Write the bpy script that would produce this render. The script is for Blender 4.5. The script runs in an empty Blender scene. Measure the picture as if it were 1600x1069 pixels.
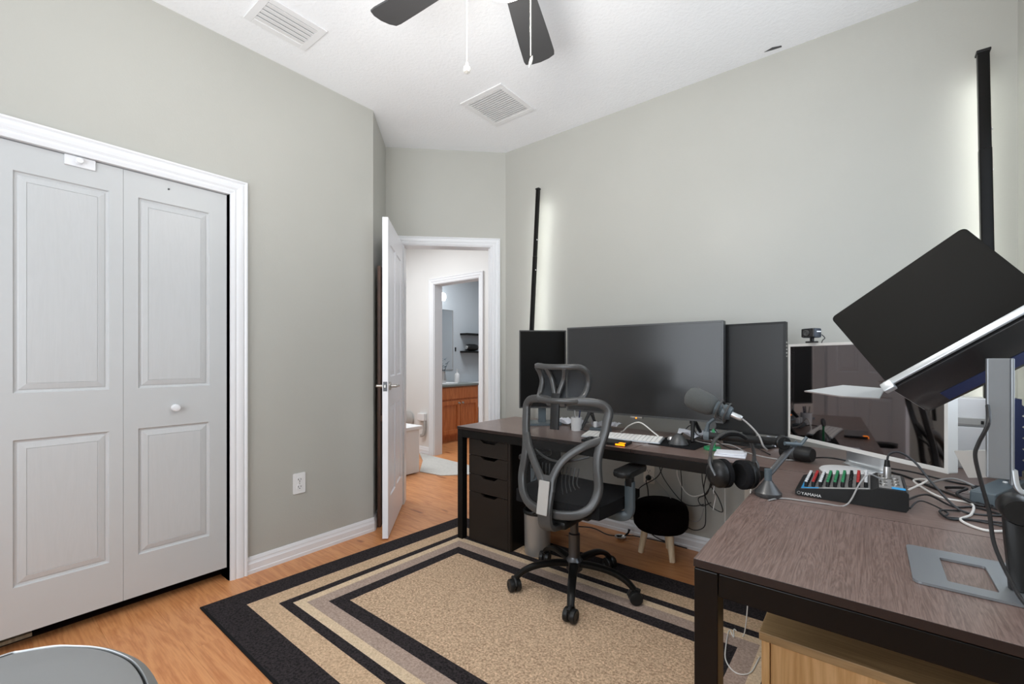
import bpy, bmesh, math, random
from mathutils import Vector, Matrix, Euler
random.seed(7)
S = bpy.context.scene
COL = S.collection
PI = math.pi

# ------------------------------------------------------------------ camera
cam_d = bpy.data.cameras.new('camera'); cam = bpy.data.objects.new('camera', cam_d); COL.objects.link(cam)
cam_d.sensor_width = 36.0; cam_d.lens = 36.0 * 700 / 1600
cam_d.shift_y = 25.5 / 1600
cam_d.clip_start = 0.02
cam.location = (0, 0, 1.15); cam.rotation_euler = (PI / 2, 0, math.atan(557 / 700))
S.camera = cam
# ------------------------------------------------------------------ world, exposure
w = bpy.data.worlds.new('world'); S.world = w; w.use_nodes = True
w.node_tree.nodes['Background'].inputs[0].default_value = (0.72, 0.84, 1.0, 1)
w.node_tree.nodes['Background'].inputs[1].default_value = 1.0
S.view_settings.view_transform = 'Standard'; S.view_settings.look = 'None'
S.view_settings.exposure = 0.0; S.view_settings.gamma = 1.0; S.view_settings.use_curve_mapping = False

def area(name, loc, rot, sx, sy, power, color):
    l = bpy.data.lights.new(name, 'AREA'); l.shape = 'RECTANGLE'; l.size = sx; l.size_y = sy
    l.energy = power; l.color = color
    o = bpy.data.objects.new(name, l); o.location = loc; o.rotation_euler = rot; COL.objects.link(o); o['kind'] = 'helper'
    return o
def point(name, loc, r, power, color):
    l = bpy.data.lights.new(name, 'POINT'); l.shadow_soft_size = r; l.energy = power; l.color = color
    o = bpy.data.objects.new(name, l); o.location = loc; COL.objects.link(o); o['kind'] = 'helper'
    return o
# daylight through the window in the right wall, and an added fill lamp behind the camera
area('window_daylight', (0.47, 1.75, 1.62), (0, PI / 2, 0), 1.15, 1.25, 9, (0.78, 0.88, 1.0))
area('rear_fill', (-1.15, -0.97, 1.5), (PI / 2, 0, 0), 1.9, 1.6, 37, (0.90, 0.95, 1.0))
# unseen fill lamp added near the camera, aimed up at the ceiling
bf = area('ceiling_fill', (-0.45, -0.30, 1.25), Vector((-.28, .62, 1)).to_track_quat('-Z', 'Y').to_euler(), 0.9, 0.9, 27, (0.98, 0.99, 1.0))
bf.data.spread = math.radians(110)
# hall and bathroom ceiling lamps
area('hall_lamp', (-3.9, 2.45, 2.55), (0, 0, 0), 1.2, 0.8, 34, (0.92, 0.96, 1.0))
area('bath_lamp', (-4.1, 4.5, 2.5), (0, 0, 0), 0.6, 0.6, 19, (0.9, 0.95, 1.0))
FAN = Vector((-0.93, 1.13, 0))
point('fan_bulb_light', (FAN.x, FAN.y, 2.332), 0.07, 21, (1.0, 0.965, 0.91))

# ------------------------------------------------------------------ materials
def newmat(name):
    m = bpy.data.materials.new(name); m.use_nodes = True
    return m, m.node_tree, m.node_tree.nodes['Principled BSDF']
def srgb(r, g, b):
    f = lambda c: ((c / 255 + .055) / 1.055) ** 2.4 if c > 10 else c / 255 / 12.92
    return (f(r), f(g), f(b), 1)
def plain(name, col, rough=.5, metal=0, bump=0, bscale=200, spec=.5, coat=0, var=0.0, vscale=8):
    m, t, p = newmat(name); L = t.links.new; N = t.nodes.new
    p.inputs['Base Color'].default_value = col; p.inputs['Roughness'].default_value = rough
    p.inputs['Metallic'].default_value = metal; p.inputs['Specular IOR Level'].default_value = spec
    p.inputs['Coat Weight'].default_value = coat
    tc = N('ShaderNodeTexCoord')
    nz = N('ShaderNodeTexNoise'); nz.inputs['Scale'].default_value = vscale; nz.inputs['Detail'].default_value = 5
    L(tc.outputs['Object'], nz.inputs['Vector'])
    mx = N('ShaderNodeMix'); mx.data_type = 'RGBA'; mx.blend_type = 'MULTIPLY'
    mx.inputs[6].default_value = col
    cr = N('ShaderNodeValToRGB'); cr.color_ramp.elements[0].position = .3; cr.color_ramp.elements[1].position = .7
    v = 1 - var
    cr.color_ramp.elements[0].color = (v, v, v, 1); cr.color_ramp.elements[1].color = (1, 1, 1, 1)
    L(nz.outputs['Fac'], cr.inputs['Fac']); L(cr.outputs['Color'], mx.inputs[7]); mx.inputs[0].default_value = 1
    L(mx.outputs[2], p.inputs['Base Color'])
    if bump:
        n2 = N('ShaderNodeTexNoise'); n2.inputs['Scale'].default_value = bscale; n2.inputs['Detail'].default_value = 3
        L(tc.outputs['Object'], n2.inputs['Vector'])
        b = N('ShaderNodeBump'); b.inputs['Strength'].default_value = bump; b.inputs['Distance'].default_value = .002
        L(n2.outputs['Fac'], b.inputs['Height']); L(b.outputs['Normal'], p.inputs['Normal'])
    return m
def wood(name, dark, light, axis='X', scale=1.0, rough=.45, rings=9, knots=False, objvar=0.0, bump=.15, stretch=9):
    m, t, p = newmat(name); L = t.links.new; N = t.nodes.new
    tc = N('ShaderNodeTexCoord'); mp = N('ShaderNodeMapping')
    g = stretch
    sc = {'X': (.9, g, g), 'Y': (g, .9, g), 'Z': (g, g, .9)}[axis]
    mp.inputs['Scale'].default_value = [c * scale for c in sc]
    vec = tc.outputs['Object']
    if objvar:
        oi = N('ShaderNodeObjectInfo'); ma = N('ShaderNodeVectorMath'); ma.operation = 'MULTIPLY_ADD'
        cx = N('ShaderNodeCombineXYZ'); 
        for i in range(3): L(oi.outputs['Random'], cx.inputs[i])
        ma.inputs[1].default_value = (37, 53, 11); L(cx.outputs[0], ma.inputs[0]); L(vec, ma.inputs[2]); vec = ma.outputs[0]
    L(vec, mp.inputs['Vector'])
    n1 = N('ShaderNodeTexNoise'); n1.inputs['Scale'].default_value = 1.6; n1.inputs['Detail'].default_value = 6; n1.inputs['Roughness'].default_value = .55; n1.inputs['Distortion'].default_value = .8
    L(mp.outputs[0], n1.inputs['Vector'])
    mul = N('ShaderNodeMath'); mul.operation = 'MULTIPLY'; mul.inputs[1].default_value = rings
    L(n1.outputs['Fac'], mul.inputs[0])
    fr = N('ShaderNodeMath'); fr.operation = 'PINGPONG'; fr.inputs[1].default_value = .5; L(mul.outputs[0], fr.inputs[0])
    n2 = N('ShaderNodeTexNoise'); n2.inputs['Scale'].default_value = 14; n2.inputs['Detail'].default_value = 6
    mp2 = N('ShaderNodeMapping'); mp2.inputs['Scale'].default_value = [c * scale * (1.2 if c > 2 else .5) for c in sc]
    L(vec, mp2.inputs['Vector']); L(mp2.outputs[0], n2.inputs['Vector'])
    ad = N('ShaderNodeMath'); ad.operation = 'MULTIPLY_ADD'; ad.inputs[1].default_value = .7; L(fr.outputs[0], ad.inputs[0]); L(n2.outputs['Fac'], ad.inputs[2])
    cr = N('ShaderNodeValToRGB'); cr.color_ramp.elements[0].position = .38; cr.color_ramp.elements[1].position = .88
    cr.color_ramp.elements[0].color = dark; cr.color_ramp.elements[1].color = light
    L(ad.outputs[0], cr.inputs['Fac']); out = cr.outputs['Color']
    if knots:
        vo = N('ShaderNodeTexNoise'); vo.inputs['Scale'].default_value = 3.2; vo.inputs['Detail'].default_value = 1
        mk = N('ShaderNodeMapping'); mk.inputs['Scale'].default_value = (1.3, 3.6, 1); L(vec, mk.inputs['Vector']); L(mk.outputs[0], vo.inputs['Vector'])
        kr = N('ShaderNodeValToRGB'); kr.color_ramp.elements[0].position = .69; kr.color_ramp.elements[1].position = .76
        kr.color_ramp.elements[0].color = (1, 1, 1, 1); kr.color_ramp.elements[1].color = (.45, .30, .22, 1)
        L(vo.outputs['Fac'], kr.inputs['Fac'])
        mm = N('ShaderNodeMix'); mm.data_type = 'RGBA'; mm.blend_type = 'MULTIPLY'; mm.inputs[0].default_value = 1
        L(out, mm.inputs[6]); L(kr.outputs['Color'], mm.inputs[7]); out = mm.outputs[2]
    if objvar:
        hs = N('ShaderNodeHueSaturation'); mr = N('ShaderNodeMapRange'); mr.inputs['To Min'].default_value = 1 - objvar; mr.inputs['To Max'].default_value = 1 + objvar
        L(oi.outputs['Random'], mr.inputs['Value']); L(mr.outputs[0], hs.inputs['Value']); L(out, hs.inputs['Color']); out = hs.outputs['Color']
    L(out, p.inputs['Base Color']); p.inputs['Roughness'].default_value = rough
    b = N('ShaderNodeBump'); b.inputs['Strength'].default_value = bump; b.inputs['Distance'].default_value = .001
    L(ad.outputs[0], b.inputs['Height']); L(b.outputs['Normal'], p.inputs['Normal'])
    return m
def glow(name, col, strength):
    m, t, p = newmat(name); p.inputs['Base Color'].default_value = col
    p.inputs['Emission Color'].default_value = col; p.inputs['Emission Strength'].default_value = strength
    return m
def meshcloth(name, col, alpha):
    m, t, p = newmat(name); L = t.links.new; N = t.nodes.new
    p.inputs['Base Color'].default_value = col; p.inputs['Roughness'].default_value = .8
    tc = N('ShaderNodeTexCoord'); wv = N('ShaderNodeTexWave'); wv.inputs['Scale'].default_value = 120
    wv.bands_direction = 'Z'; L(tc.outputs['Object'], wv.inputs['Vector'])
    mr = N('ShaderNodeMapRange'); mr.inputs['To Min'].default_value = alpha - .15; mr.inputs['To Max'].default_value = alpha + .15
    L(wv.outputs['Fac'], mr.inputs['Value']); L(mr.outputs[0], p.inputs['Alpha'])
    return m
def glass(name, col, rough=0.02):
    m, t, p = newmat(name); p.inputs['Base Color'].default_value = col; p.inputs['Roughness'].default_value = rough
    p.inputs['Transmission Weight'].default_value = 1; p.inputs['IOR'].default_value = 1.45
    return m
def paint(name, col, rough, bstr, bscale, spec=.5, drips=False):
    m, t, p = newmat(name); L = t.links.new; N = t.nodes.new
    p.inputs['Base Color'].default_value = col; p.inputs['Roughness'].default_value = rough; p.inputs['Specular IOR Level'].default_value = spec
    tc = N('ShaderNodeTexCoord')
    n1 = N('ShaderNodeTexNoise'); n1.inputs['Scale'].default_value = bscale; n1.inputs['Detail'].default_value = 4; n1.inputs['Roughness'].default_value = .6
    L(tc.outputs['Object'], n1.inputs['Vector'])
    b = N('ShaderNodeBump'); b.inputs['Strength'].default_value = bstr; b.inputs['Distance'].default_value = .003
    L(n1.outputs['Fac'], b.inputs['Height']); L(b.outputs['Normal'], p.inputs['Normal'])
    n2 = N('ShaderNodeTexNoise'); n2.inputs['Scale'].default_value = 2.2; n2.inputs['Detail'].default_value = 4; L(tc.outputs['Object'], n2.inputs['Vector'])
    mr = N('ShaderNodeMapRange'); mr.inputs['To Min'].default_value = .96; mr.inputs['To Max'].default_value = 1.04; L(n2.outputs['Fac'], mr.inputs['Value'])
    hs = N('ShaderNodeHueSaturation'); hs.inputs['Color'].default_value = col; L(mr.outputs[0], hs.inputs['Value']); L(hs.outputs['Color'], p.inputs['Base Color'])
    return m
def carpet(name, col, fleck, rough=.95):
    m, t, p = newmat(name); L = t.links.new; N = t.nodes.new
    tc = N('ShaderNodeTexCoord')
    n1 = N('ShaderNodeTexNoise'); n1.inputs['Scale'].default_value = 105; n1.inputs['Detail'].default_value = 4; n1.inputs['Roughness'].default_value = .8
    L(tc.outputs['Object'], n1.inputs['Vector'])
    cr = N('ShaderNodeValToRGB'); cr.color_ramp.elements[0].position = .36; cr.color_ramp.elements[1].position = .64
    cr.color_ramp.elements[0].color = fleck; cr.color_ramp.elements[1].color = col
    L(n1.outputs['Fac'], cr.inputs['Fac'])
    n2 = N('ShaderNodeTexNoise'); n2.inputs['Scale'].default_value = 28; n2.inputs['Detail'].default_value = 3; L(tc.outputs['Object'], n2.inputs['Vector'])
    mr = N('ShaderNodeMapRange'); mr.inputs['To Min'].default_value = .88; mr.inputs['To Max'].default_value = 1.12; L(n2.outputs['Fac'], mr.inputs['Value'])
    hs = N('ShaderNodeHueSaturation'); L(cr.outputs['Color'], hs.inputs['Color']); L(mr.outputs[0], hs.inputs['Value'])
    L(hs.outputs['Color'], p.inputs['Base Color']); p.inputs['Roughness'].default_value = rough; p.inputs['Specular IOR Level'].default_value = .1
    b = N('ShaderNodeBump'); b.inputs['Strength'].default_value = .9; b.inputs['Distance'].default_value = .004
    L(n1.outputs['Fac'], b.inputs['Height']); L(b.outputs['Normal'], p.inputs['Normal'])
    return m
M = {}
M['wall'] = paint('grey_wall_paint', (0.462, 0.458, 0.420, 1), .38, .16, 95, .42)
M['hallwall'] = paint('white_hall_paint', (0.74, 0.73, 0.71, 1), .5, .12, 90)
M['bathwall'] = paint('pale_blue_grey_paint', (0.52, 0.56, 0.59, 1), .5, .12, 90)
M['ceil'] = paint('white_textured_ceiling', (0.86, 0.87, 0.88, 1), .8, .8, 60, .2)
M['trim'] = plain('white_trim_gloss', (0.80, 0.81, 0.83, 1), .32, var=.02)
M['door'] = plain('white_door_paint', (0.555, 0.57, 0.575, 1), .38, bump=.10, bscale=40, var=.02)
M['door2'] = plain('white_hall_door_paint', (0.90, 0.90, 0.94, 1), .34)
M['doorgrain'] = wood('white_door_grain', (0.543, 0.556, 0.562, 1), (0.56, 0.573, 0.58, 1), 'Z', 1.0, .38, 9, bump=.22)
M['floor'] = wood('oak_laminate', srgb(188, 120, 72), srgb(214, 150, 98), 'X', 1.2, .36, 5, knots=True, objvar=.03, bump=.05, stretch=8)
M['floorbase'] = plain('dark_floor_joint', srgb(96, 58, 34), .7)
M['closetfloor'] = plain('closet_interior_paint', (0.30, 0.29, 0.28, 1), .8)
M['desk'] = wood('dark_brown_desktop', srgb(98, 79, 72), srgb(134, 113, 105), 'X', 1.3, .30, 16, bump=.12, stretch=14)
M['desky'] = wood('dark_brown_desktop_crosswise', srgb(98, 79, 72), srgb(134, 113, 105), 'Y', 1.3, .30, 16, bump=.12, stretch=14)
M['deskedge'] = plain('dark_brown_edge_band', srgb(44, 34, 31), .38, spec=.3)
M['blkmetal'] = plain('black_powder_coat', (0.0060, 0.0055, 0.0050, 1), .32, spec=.2)
M['drawer'] = plain('black_brown_drawer_front', (0.020, 0.015, 0.012, 1), .38, spec=.25)
M['drawerdark'] = plain('black_brown_side', (0.006, 0.005, 0.0045, 1), .45, spec=.15)
M['blk'] = plain('black_plastic', (0.013, 0.013, 0.013, 1), .38, spec=.3)
M['blkgloss'] = plain('black_gloss_plastic', (0.016, 0.016, 0.017, 1), .15)
M['blkfab'] = plain('black_fabric', (0.008, 0.008, 0.009, 1), .9, bump=.5, bscale=350, spec=.2)
M['plush'] = plain('black_plush', (0.006, 0.004, 0.004, 1), 1.0, bump=.9, bscale=160, spec=.05)
M['screen'] = plain('black_screen', (0.022, 0.022, 0.022, 1), .22, spec=.5)
M['screenmatte'] = plain('dark_matte_screen', (0.012, 0.012, 0.012, 1), .34, spec=.4)
M['screenblack'] = plain('deep_black_screen', (0.005, 0.005, 0.005, 1), .3, spec=.15)
M['screengloss'] = plain('mirror_black_glass', (0.235, 0.215, 0.215, 1), .03, metal=1)
M['greyframe'] = plain('grey_plastic', (0.060, 0.061, 0.061, 1), .30)
M['greylight'] = plain('light_grey_label', (0.42, 0.41, 0.39, 1), .5)
M['darkmetal'] = plain('dark_steel', (0.10, 0.10, 0.105, 1), .3, metal=.9)
M['steel'] = plain('brushed_steel', (0.56, 0.55, 0.54, 1), .32, metal=1)
M['lidsteel'] = plain('brushed_steel_lid', (0.37, 0.375, 0.375, 1), .42, metal=.85)
M['nickel'] = plain('satin_nickel', (0.50, 0.48, 0.45, 1), .28, metal=1)
M['alu'] = plain('silver_aluminium', (0.66, 0.69, 0.71, 1), .32, metal=.75)
M['alugrey'] = plain('grey_aluminium', (0.30, 0.32, 0.34, 1), .40, metal=.6)
M['silverw'] = plain('pale_silver_bezel', (0.78, 0.77, 0.74, 1), .4, metal=.15)
M['white'] = plain('white_plastic', (0.80, 0.80, 0.80, 1), .4)
M['paper'] = plain('white_paper', (0.78, 0.79, 0.84, 1), .8)
M['cream'] = plain('cream_plastic', (0.72, 0.66, 0.57, 1), .5)
M['legwood'] = wood('pale_beech', srgb(205, 180, 145), srgb(232, 212, 182), 'Z', 1.0, .5, 6)
M['cabwood'] = wood('light_oak_veneer', srgb(196, 152, 98), srgb(222, 182, 130), 'Z', 1.1, .45, 4)
M['cabtop'] = wood('light_oak_top', srgb(150, 122, 84), srgb(176, 146, 104), 'X', 1.1, .5, 4)
M['vanity'] = wood('honey_maple', srgb(176, 98, 52), srgb(206, 128, 76), 'Z', 1.0, .4, 5)
M['board'] = wood('dark_brown_board', srgb(58, 36, 26), srgb(92, 60, 42), 'Z', 1.0, .5, 6)
M['dark'] = carpet('charcoal_pile', srgb(66, 60, 61), srgb(24, 22, 24))
M['beige'] = carpet('beige_pile', srgb(228, 198, 165), srgb(176, 146, 118))
M['creamp'] = carpet('cream_pile', srgb(236, 214, 184), srgb(202, 176, 146))
M['taupe'] = carpet('taupe_pile', srgb(194, 172, 158), srgb(154, 134, 122))
M['centre'] = carpet('sand_pile', srgb(236, 206, 174), srgb(148, 120, 96))
M['mat'] = carpet('pale_grey_mat', srgb(214, 212, 206), srgb(190, 188, 182))
M['cordblk'] = plain('black_cord', (0.014, 0.014, 0.015, 1), .45)
M['cordwht'] = plain('white_cord', (0.78, 0.76, 0.72, 1), .45)
M['cordgry'] = plain('grey_cord', (0.34, 0.33, 0.32, 1), .5)
M['lap'] = plain('charcoal_laptop_shell', (0.014, 0.0135, 0.012, 1), .6, spec=.12)
M['basegrey'] = plain('charcoal_metal', (0.075, 0.075, 0.075, 1), .3, metal=.4)
M['shoe'] = plain('warm_silver_plate', (0.50, 0.48, 0.45, 1), .45, metal=.3)
M['binsteel'] = plain('satin_bin_steel', (0.50, 0.47, 0.44, 1), .38, metal=.55)
M['webcam'] = plain('dark_slate_plastic', (0.022, 0.030, 0.045, 1), .4)
M['closetdark'] = plain('dark_maroon_subfloor', srgb(46, 20, 12), .8)
M['keywhite'] = plain('white_keycap', (0.9, 0.88, 0.84, 1), .5)
M['foam'] = plain('grey_foam', (0.085, 0.090, 0.088, 1), 1.0, bump=.8, bscale=500)
M['tealgrey'] = plain('blue_grey_plastic', (0.085, 0.11, 0.125, 1), .4)
M['red'] = plain('red_plastic', (0.48, 0.03, 0.03, 1), .4)
M['green'] = plain('green_plastic', (0.03, 0.25, 0.10, 1), .4)
M['blue'] = plain('blue_print', (0.03, 0.33, 0.68, 1), .45)
M['navy'] = plain('navy_plastic', (0.015, 0.025, 0.09, 1), .5)
M['panelgrey'] = plain('mixer_panel_grey', (0.22, 0.21, 0.20, 1), .45)
M['meshback'] = meshcloth('black_chair_mesh', (0.018, 0.019, 0.020, 1), .29)
M['headmesh'] = meshcloth('black_headrest_mesh', (0.03, 0.035, 0.04, 1), .66)
M['glass'] = glass('window_glass', (0.95, 0.98, 1, 1))
M['frost'] = glow('frosted_lamp_glass', (1, .95, .88, 1), 6)
M['bathglow'] = glow('bathroom_lamp_glass', (.95, .98, 1, 1), 7)
M['led'] = glow('white_led_strip', (.96, 1, .96, 1), 19)
M['amber'] = glow('amber_led', (1, .24, .0, 1), 2.6)
M['mirror'] = plain('mirror_silver', (0.88, 0.92, 0.94, 1), .02, metal=1)
M['fan'] = plain('dark_grey_fan_blade', (0.050, 0.050, 0.052, 1), .42)
M['beads'] = plain('pale_bead_chain', (0.78, 0.74, 0.66, 1), .3, metal=.4)
M['cry'] = plain('clear_crystal_pull', (0.82, 0.80, 0.74, 1), .12, metal=.5)
M['ventw'] = plain('white_vent_enamel', (0.78, 0.78, 0.78, 1), .4)
M['ventdark'] = plain('dark_duct', (0.20, 0.20, 0.21, 1), .8)
M['counter'] = plain('grey_green_counter', (0.23, 0.25, 0.23, 1), .3, var=.2, vscale=60)
M['kit'] = plain('steel_blue_leaf', (0.03, 0.07, 0.10, 1), .5)

# ------------------------------------------------------------------ mesh helpers
def BM(): return bmesh.new()
def obj(name, bm, mat, parent=None, smooth=False, loc=None, rot=None):
    me = bpy.data.meshes.new(name)
    bmesh.ops.recalc_face_normals(bm, faces=bm.faces)
    bm.to_mesh(me); bm.free()
    mats = mat if isinstance(mat, (list, tuple)) else [mat]
    for k in mats: me.materials.append(M[k])
    if smooth:
        for p in me.polygons: p.use_smooth = True
        try: me.set_sharp_from_angle(angle=math.radians(38))
        except Exception: pass
    o = bpy.data.objects.new(name, me); COL.objects.link(o)
    if parent: o.parent = parent
    if loc: o.location = loc
    if rot: o.rotation_euler = rot
    return o
def tag(o, label, cat, group=None, kind=None):
    o['label'] = label; o['category'] = cat
    if group: o['group'] = group
    if kind: o['kind'] = kind
    return o
def thing(name, label, cat, loc=(0, 0, 0), rotz=0, group=None, rot=None):
    o = bpy.data.objects.new(name, None); COL.objects.link(o); o.location = loc
    o.rotation_euler = rot if rot else (0, 0, rotz); o.empty_display_size = .05
    return tag(o, label, cat, group)
def struct(o): o['kind'] = 'structure'; return o
def root(name, loc=(0, 0, 0), rotz=0):
    o = bpy.data.objects.new(name, None); COL.objects.link(o); o.location = loc; o.rotation_euler = (0, 0, rotz); o['kind'] = 'structure'; return o
def dup(src, loc, rotz=None, label=None, group=None, rot=None):
    r = src.copy(); COL.objects.link(r); r.location = loc
    if rotz is not None: r.rotation_euler = (0, 0, rotz)
    if rot is not None: r.rotation_euler = rot
    if label: r['label'] = label
    if group: r['group'] = group
    for ch in list(src.children):
        c = ch.copy(); COL.objects.link(c); c.parent = r
        for g in list(ch.children):
            d = g.copy(); COL.objects.link(d); d.parent = c
    return r
def box(bm, x0, x1, y0, y1, z0, z1, bev=0, mi=0, mat=None, seg=2):
    vs = [bm.verts.new(v) for v in ((x0, y0, z0), (x1, y0, z0), (x1, y1, z0), (x0, y1, z0), (x0, y0, z1), (x1, y0, z1), (x1, y1, z1), (x0, y1, z1))]
    fs = [bm.faces.new([vs[i] for i in f]) for f in ((0, 3, 2, 1), (4, 5, 6, 7), (0, 1, 5, 4), (1, 2, 6, 5), (2, 3, 7, 6), (3, 0, 4, 7))]
    geo = vs
    if bev:
        es = list({e for f in fs for e in f.edges})
        r = bmesh.ops.bevel(bm, geom=es, offset=bev, segments=seg, affect='EDGES', profile=.5)
        fs = r['faces'] + [f for f in fs if f.is_valid]
        geo = list({v for f in fs if f.is_valid for v in f.verts})
    for f in fs:
        if f.is_valid: f.material_index = mi
    if mat is not None:
        for v in geo: v.co = mat @ v.co
    return geo
def tube(bm, pts, r, n=8, closed=False, cap=True, mi=0):
    P = [Vector(p) for p in pts]; N = len(P)
    rs = r if isinstance(r, (list, tuple)) else [r] * N
    T = []
    for i in range(N):
        a = P[(i - 1) % N] if (closed or i > 0) else P[i]; b = P[(i + 1) % N] if (closed or i < N - 1) else P[i]
        d = (b - a); T.append(d.normalized() if d.length > 1e-9 else Vector((0, 0, 1)))
    up = Vector((0, 0, 1)) if abs(T[0].z) < .9 else Vector((1, 0, 0))
    u = (up - T[0] * up.dot(T[0])).normalized()
    rings = []
    for i in range(N):
        if i: u = (u - T[i] * u.dot(T[i])); u = u.normalized() if u.length > 1e-6 else T[i].orthogonal().normalized()
        v = T[i].cross(u)
        rings.append([bm.verts.new(P[i] + (u * math.cos(2 * PI * k / n) + v * math.sin(2 * PI * k / n)) * rs[i]) for k in range(n)])
    for i in range(N if closed else N - 1):
        A, B = rings[i], rings[(i + 1) % N]
        for k in range(n):
            bm.faces.new((A[k], A[(k + 1) % n], B[(k + 1) % n], B[k])).material_index = mi
    if cap and not closed:
        bm.faces.new(rings[0][::-1]).material_index = mi; bm.faces.new(rings[-1]).material_index = mi
def spline(pts, k=8, closed=False):
    P = [Vector(p) for p in pts]; n = len(P); out = []
    for i in range(n if closed else n - 1):
        g = lambda j: P[j % n] if closed else P[max(0, min(n - 1, j))]
        a, b, c, d = g(i - 1), g(i), g(i + 1), g(i + 2)
        for s in range(k):
            t = s / k
            out.append(.5 * ((2 * b) + (c - a) * t + (2 * a - 5 * b + 4 * c - d) * t * t + (3 * b - a - 3 * c + d) * t ** 3))
    if not closed: out.append(P[-1])
    return out
def ribbon(bm, pts, wd, dp, axis, closed=False, n=12, e=.55):
    """sweep of a rounded section: wd across the path, dp along the fixed axis"""
    P = [Vector(p) for p in pts]; N = len(P); ax = Vector(axis).normalized()
    W = wd if isinstance(wd, (list, tuple)) else [wd] * N
    Dp = dp if isinstance(dp, (list, tuple)) else [dp] * N
    rings = []
    for i in range(N):
        a = P[(i - 1) % N] if (closed or i > 0) else P[i]; b = P[(i + 1) % N] if (closed or i < N - 1) else P[i]
        t = (b - a).normalized(); nn = t.cross(ax).normalized(); bb = nn.cross(t).normalized()
        ring = []
        for k in range(n):
            c, s = math.cos(2 * PI * k / n), math.sin(2 * PI * k / n)
            cx = math.copysign(abs(c) ** e, c); sx = math.copysign(abs(s) ** e, s)
            ring.append(bm.verts.new(P[i] + nn * cx * W[i] / 2 + bb * sx * Dp[i] / 2))
        rings.append(ring)
    for i in range(N if closed else N - 1):
        A, B = rings[i], rings[(i + 1) % N]
        for k in range(n): bm.faces.new((A[k], A[(k + 1) % n], B[(k + 1) % n], B[k]))
    if not closed: bm.faces.new(rings[0][::-1]); bm.faces.new(rings[-1])
def lathe(bm, prof, n=32, mat=None, mi=0, sx=1, sy=1):
    rings = []
    for r, z in prof:
        if r < 1e-6: rings.append([bm.verts.new((0, 0, z))])
        else: rings.append([bm.verts.new((r * sx * math.cos(2 * PI * k / n), r * sy * math.sin(2 * PI * k / n), z)) for k in range(n)])
    for i in range(len(rings) - 1):
        A, B = rings[i], rings[i + 1]
        for k in range(n):
            if len(A) == 1 and len(B) == 1: continue
            if len(A) == 1: f = bm.faces.new((A[0], B[k], B[(k + 1) % n]))
            elif len(B) == 1: f = bm.faces.new((A[k], A[(k + 1) % n], B[0]))
            else: f = bm.faces.new((A[k], A[(k + 1) % n], B[(k + 1) % n], B[k]))
            f.material_index = mi
    if mat is not None:
        for ring in rings:
            for v in ring: v.co = mat @ v.co
def prism(bm, poly, z0, z1, mat=None, bev=0, mi=0):
    a = [bm.verts.new((x, y, z0)) for x, y in poly]; b = [bm.verts.new((x, y, z1)) for x, y in poly]
    n = len(poly); fs = [bm.faces.new(a[::-1]), bm.faces.new(b)] + [bm.faces.new((a[i], a[(i + 1) % n], b[(i + 1) % n], b[i])) for i in range(n)]
    for f in fs: f.material_index = mi
    if bev:
        es = list({e for f in fs[:2] for e in f.edges})
        r = bmesh.ops.bevel(bm, geom=es, offset=bev, segments=2, affect='EDGES', profile=.5); fs = r['faces'] + [f for f in fs if f.is_valid]
    vs = {v for f in fs if f.is_valid for v in f.verts}
    if mat is not None:
        for v in vs: v.co = mat @ v.co
def rrect(w, h, r, n=5, cx=0, cy=0):
    out = []
    for sx, sy, a0 in ((1, 1, 0), (-1, 1, 90), (-1, -1, 180), (1, -1, 270)):
        for k in range(n + 1):
            a = math.radians(a0 + 90 * k / n); out.append((cx + sx * (w / 2 - r) + r * math.cos(a), cy + sy * (h / 2 - r) + r * math.sin(a)))
    return out
def ringsurf(bm, w, h, steps, mat):
    """nested rectangles (inset, height) in local XY with height along Z, closed in the middle"""
    prev = None
    for ins, z in steps:
        x, y = w / 2 - ins, h / 2 - ins
        ring = [bm.verts.new(mat @ Vector(c)) for c in ((-x, -y, z), (x, -y, z), (x, y, z), (-x, y, z))]
        if prev:
            for k in range(4): bm.faces.new((prev[k], prev[(k + 1) % 4], ring[(k + 1) % 4], ring[k]))
        prev = ring
    bm.faces.new(prev)
def top_only(bm):
    bm.normal_update()
    for f in bm.faces: f.material_index = 1 if abs(f.normal.z) > .5 else 0
def RX(a): return Matrix.Rotation(a, 4, 'X')
def RY(a): return Matrix.Rotation(a, 4, 'Y')
def RZ(a): return Matrix.Rotation(a, 4, 'Z')
def TR(x, y, z): return Matrix.Translation((x, y, z))
def basis(o, x, y, z):
    m = Matrix.Identity(4)
    for i, v in enumerate((x, y, z)):
        for j in range(3): m[j][i] = v[j]
    for j in range(3): m[j][3] = o[j]
    return m
def text(body, size, mat, parent, m):
    c = bpy.data.curves.new('lettering', 'FONT'); c.body = body; c.size = size; c.extrude = .0004; c.materials.append(M[mat])
    t = bpy.data.objects.new('lettering_curve', c); COL.objects.link(t)
    bpy.context.view_layer.update()
    me = bpy.data.meshes.new_from_object(t.evaluated_get(bpy.context.evaluated_depsgraph_get()))
    bpy.data.objects.remove(t)
    o = bpy.data.objects.new('lettering', me); COL.objects.link(o); o.parent = parent; o.matrix_local = m
    return o

# ------------------------------------------------------------------ ROOM
XL, YB, XR, YN, H = -2.589, 2.79, 0.49, -1.0, 2.804
J0 = Vector((XL, 1.764)); J1 = Vector((-2.958, 2.128)); DB = Vector((-2.285, YB))
def wallbox(bm, a, b, z0, z1, t, side):
    """vertical wall between plan points a,b with thickness t to the given side (+1 = left of a->b)"""
    a = Vector(a); b = Vector(b); d = (b - a).normalized(); n = Vector((-d.y, d.x)) * side * t
    prism(bm, [tuple(p) for p in (a, b, b + n, a + n)], z0, z1)
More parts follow.
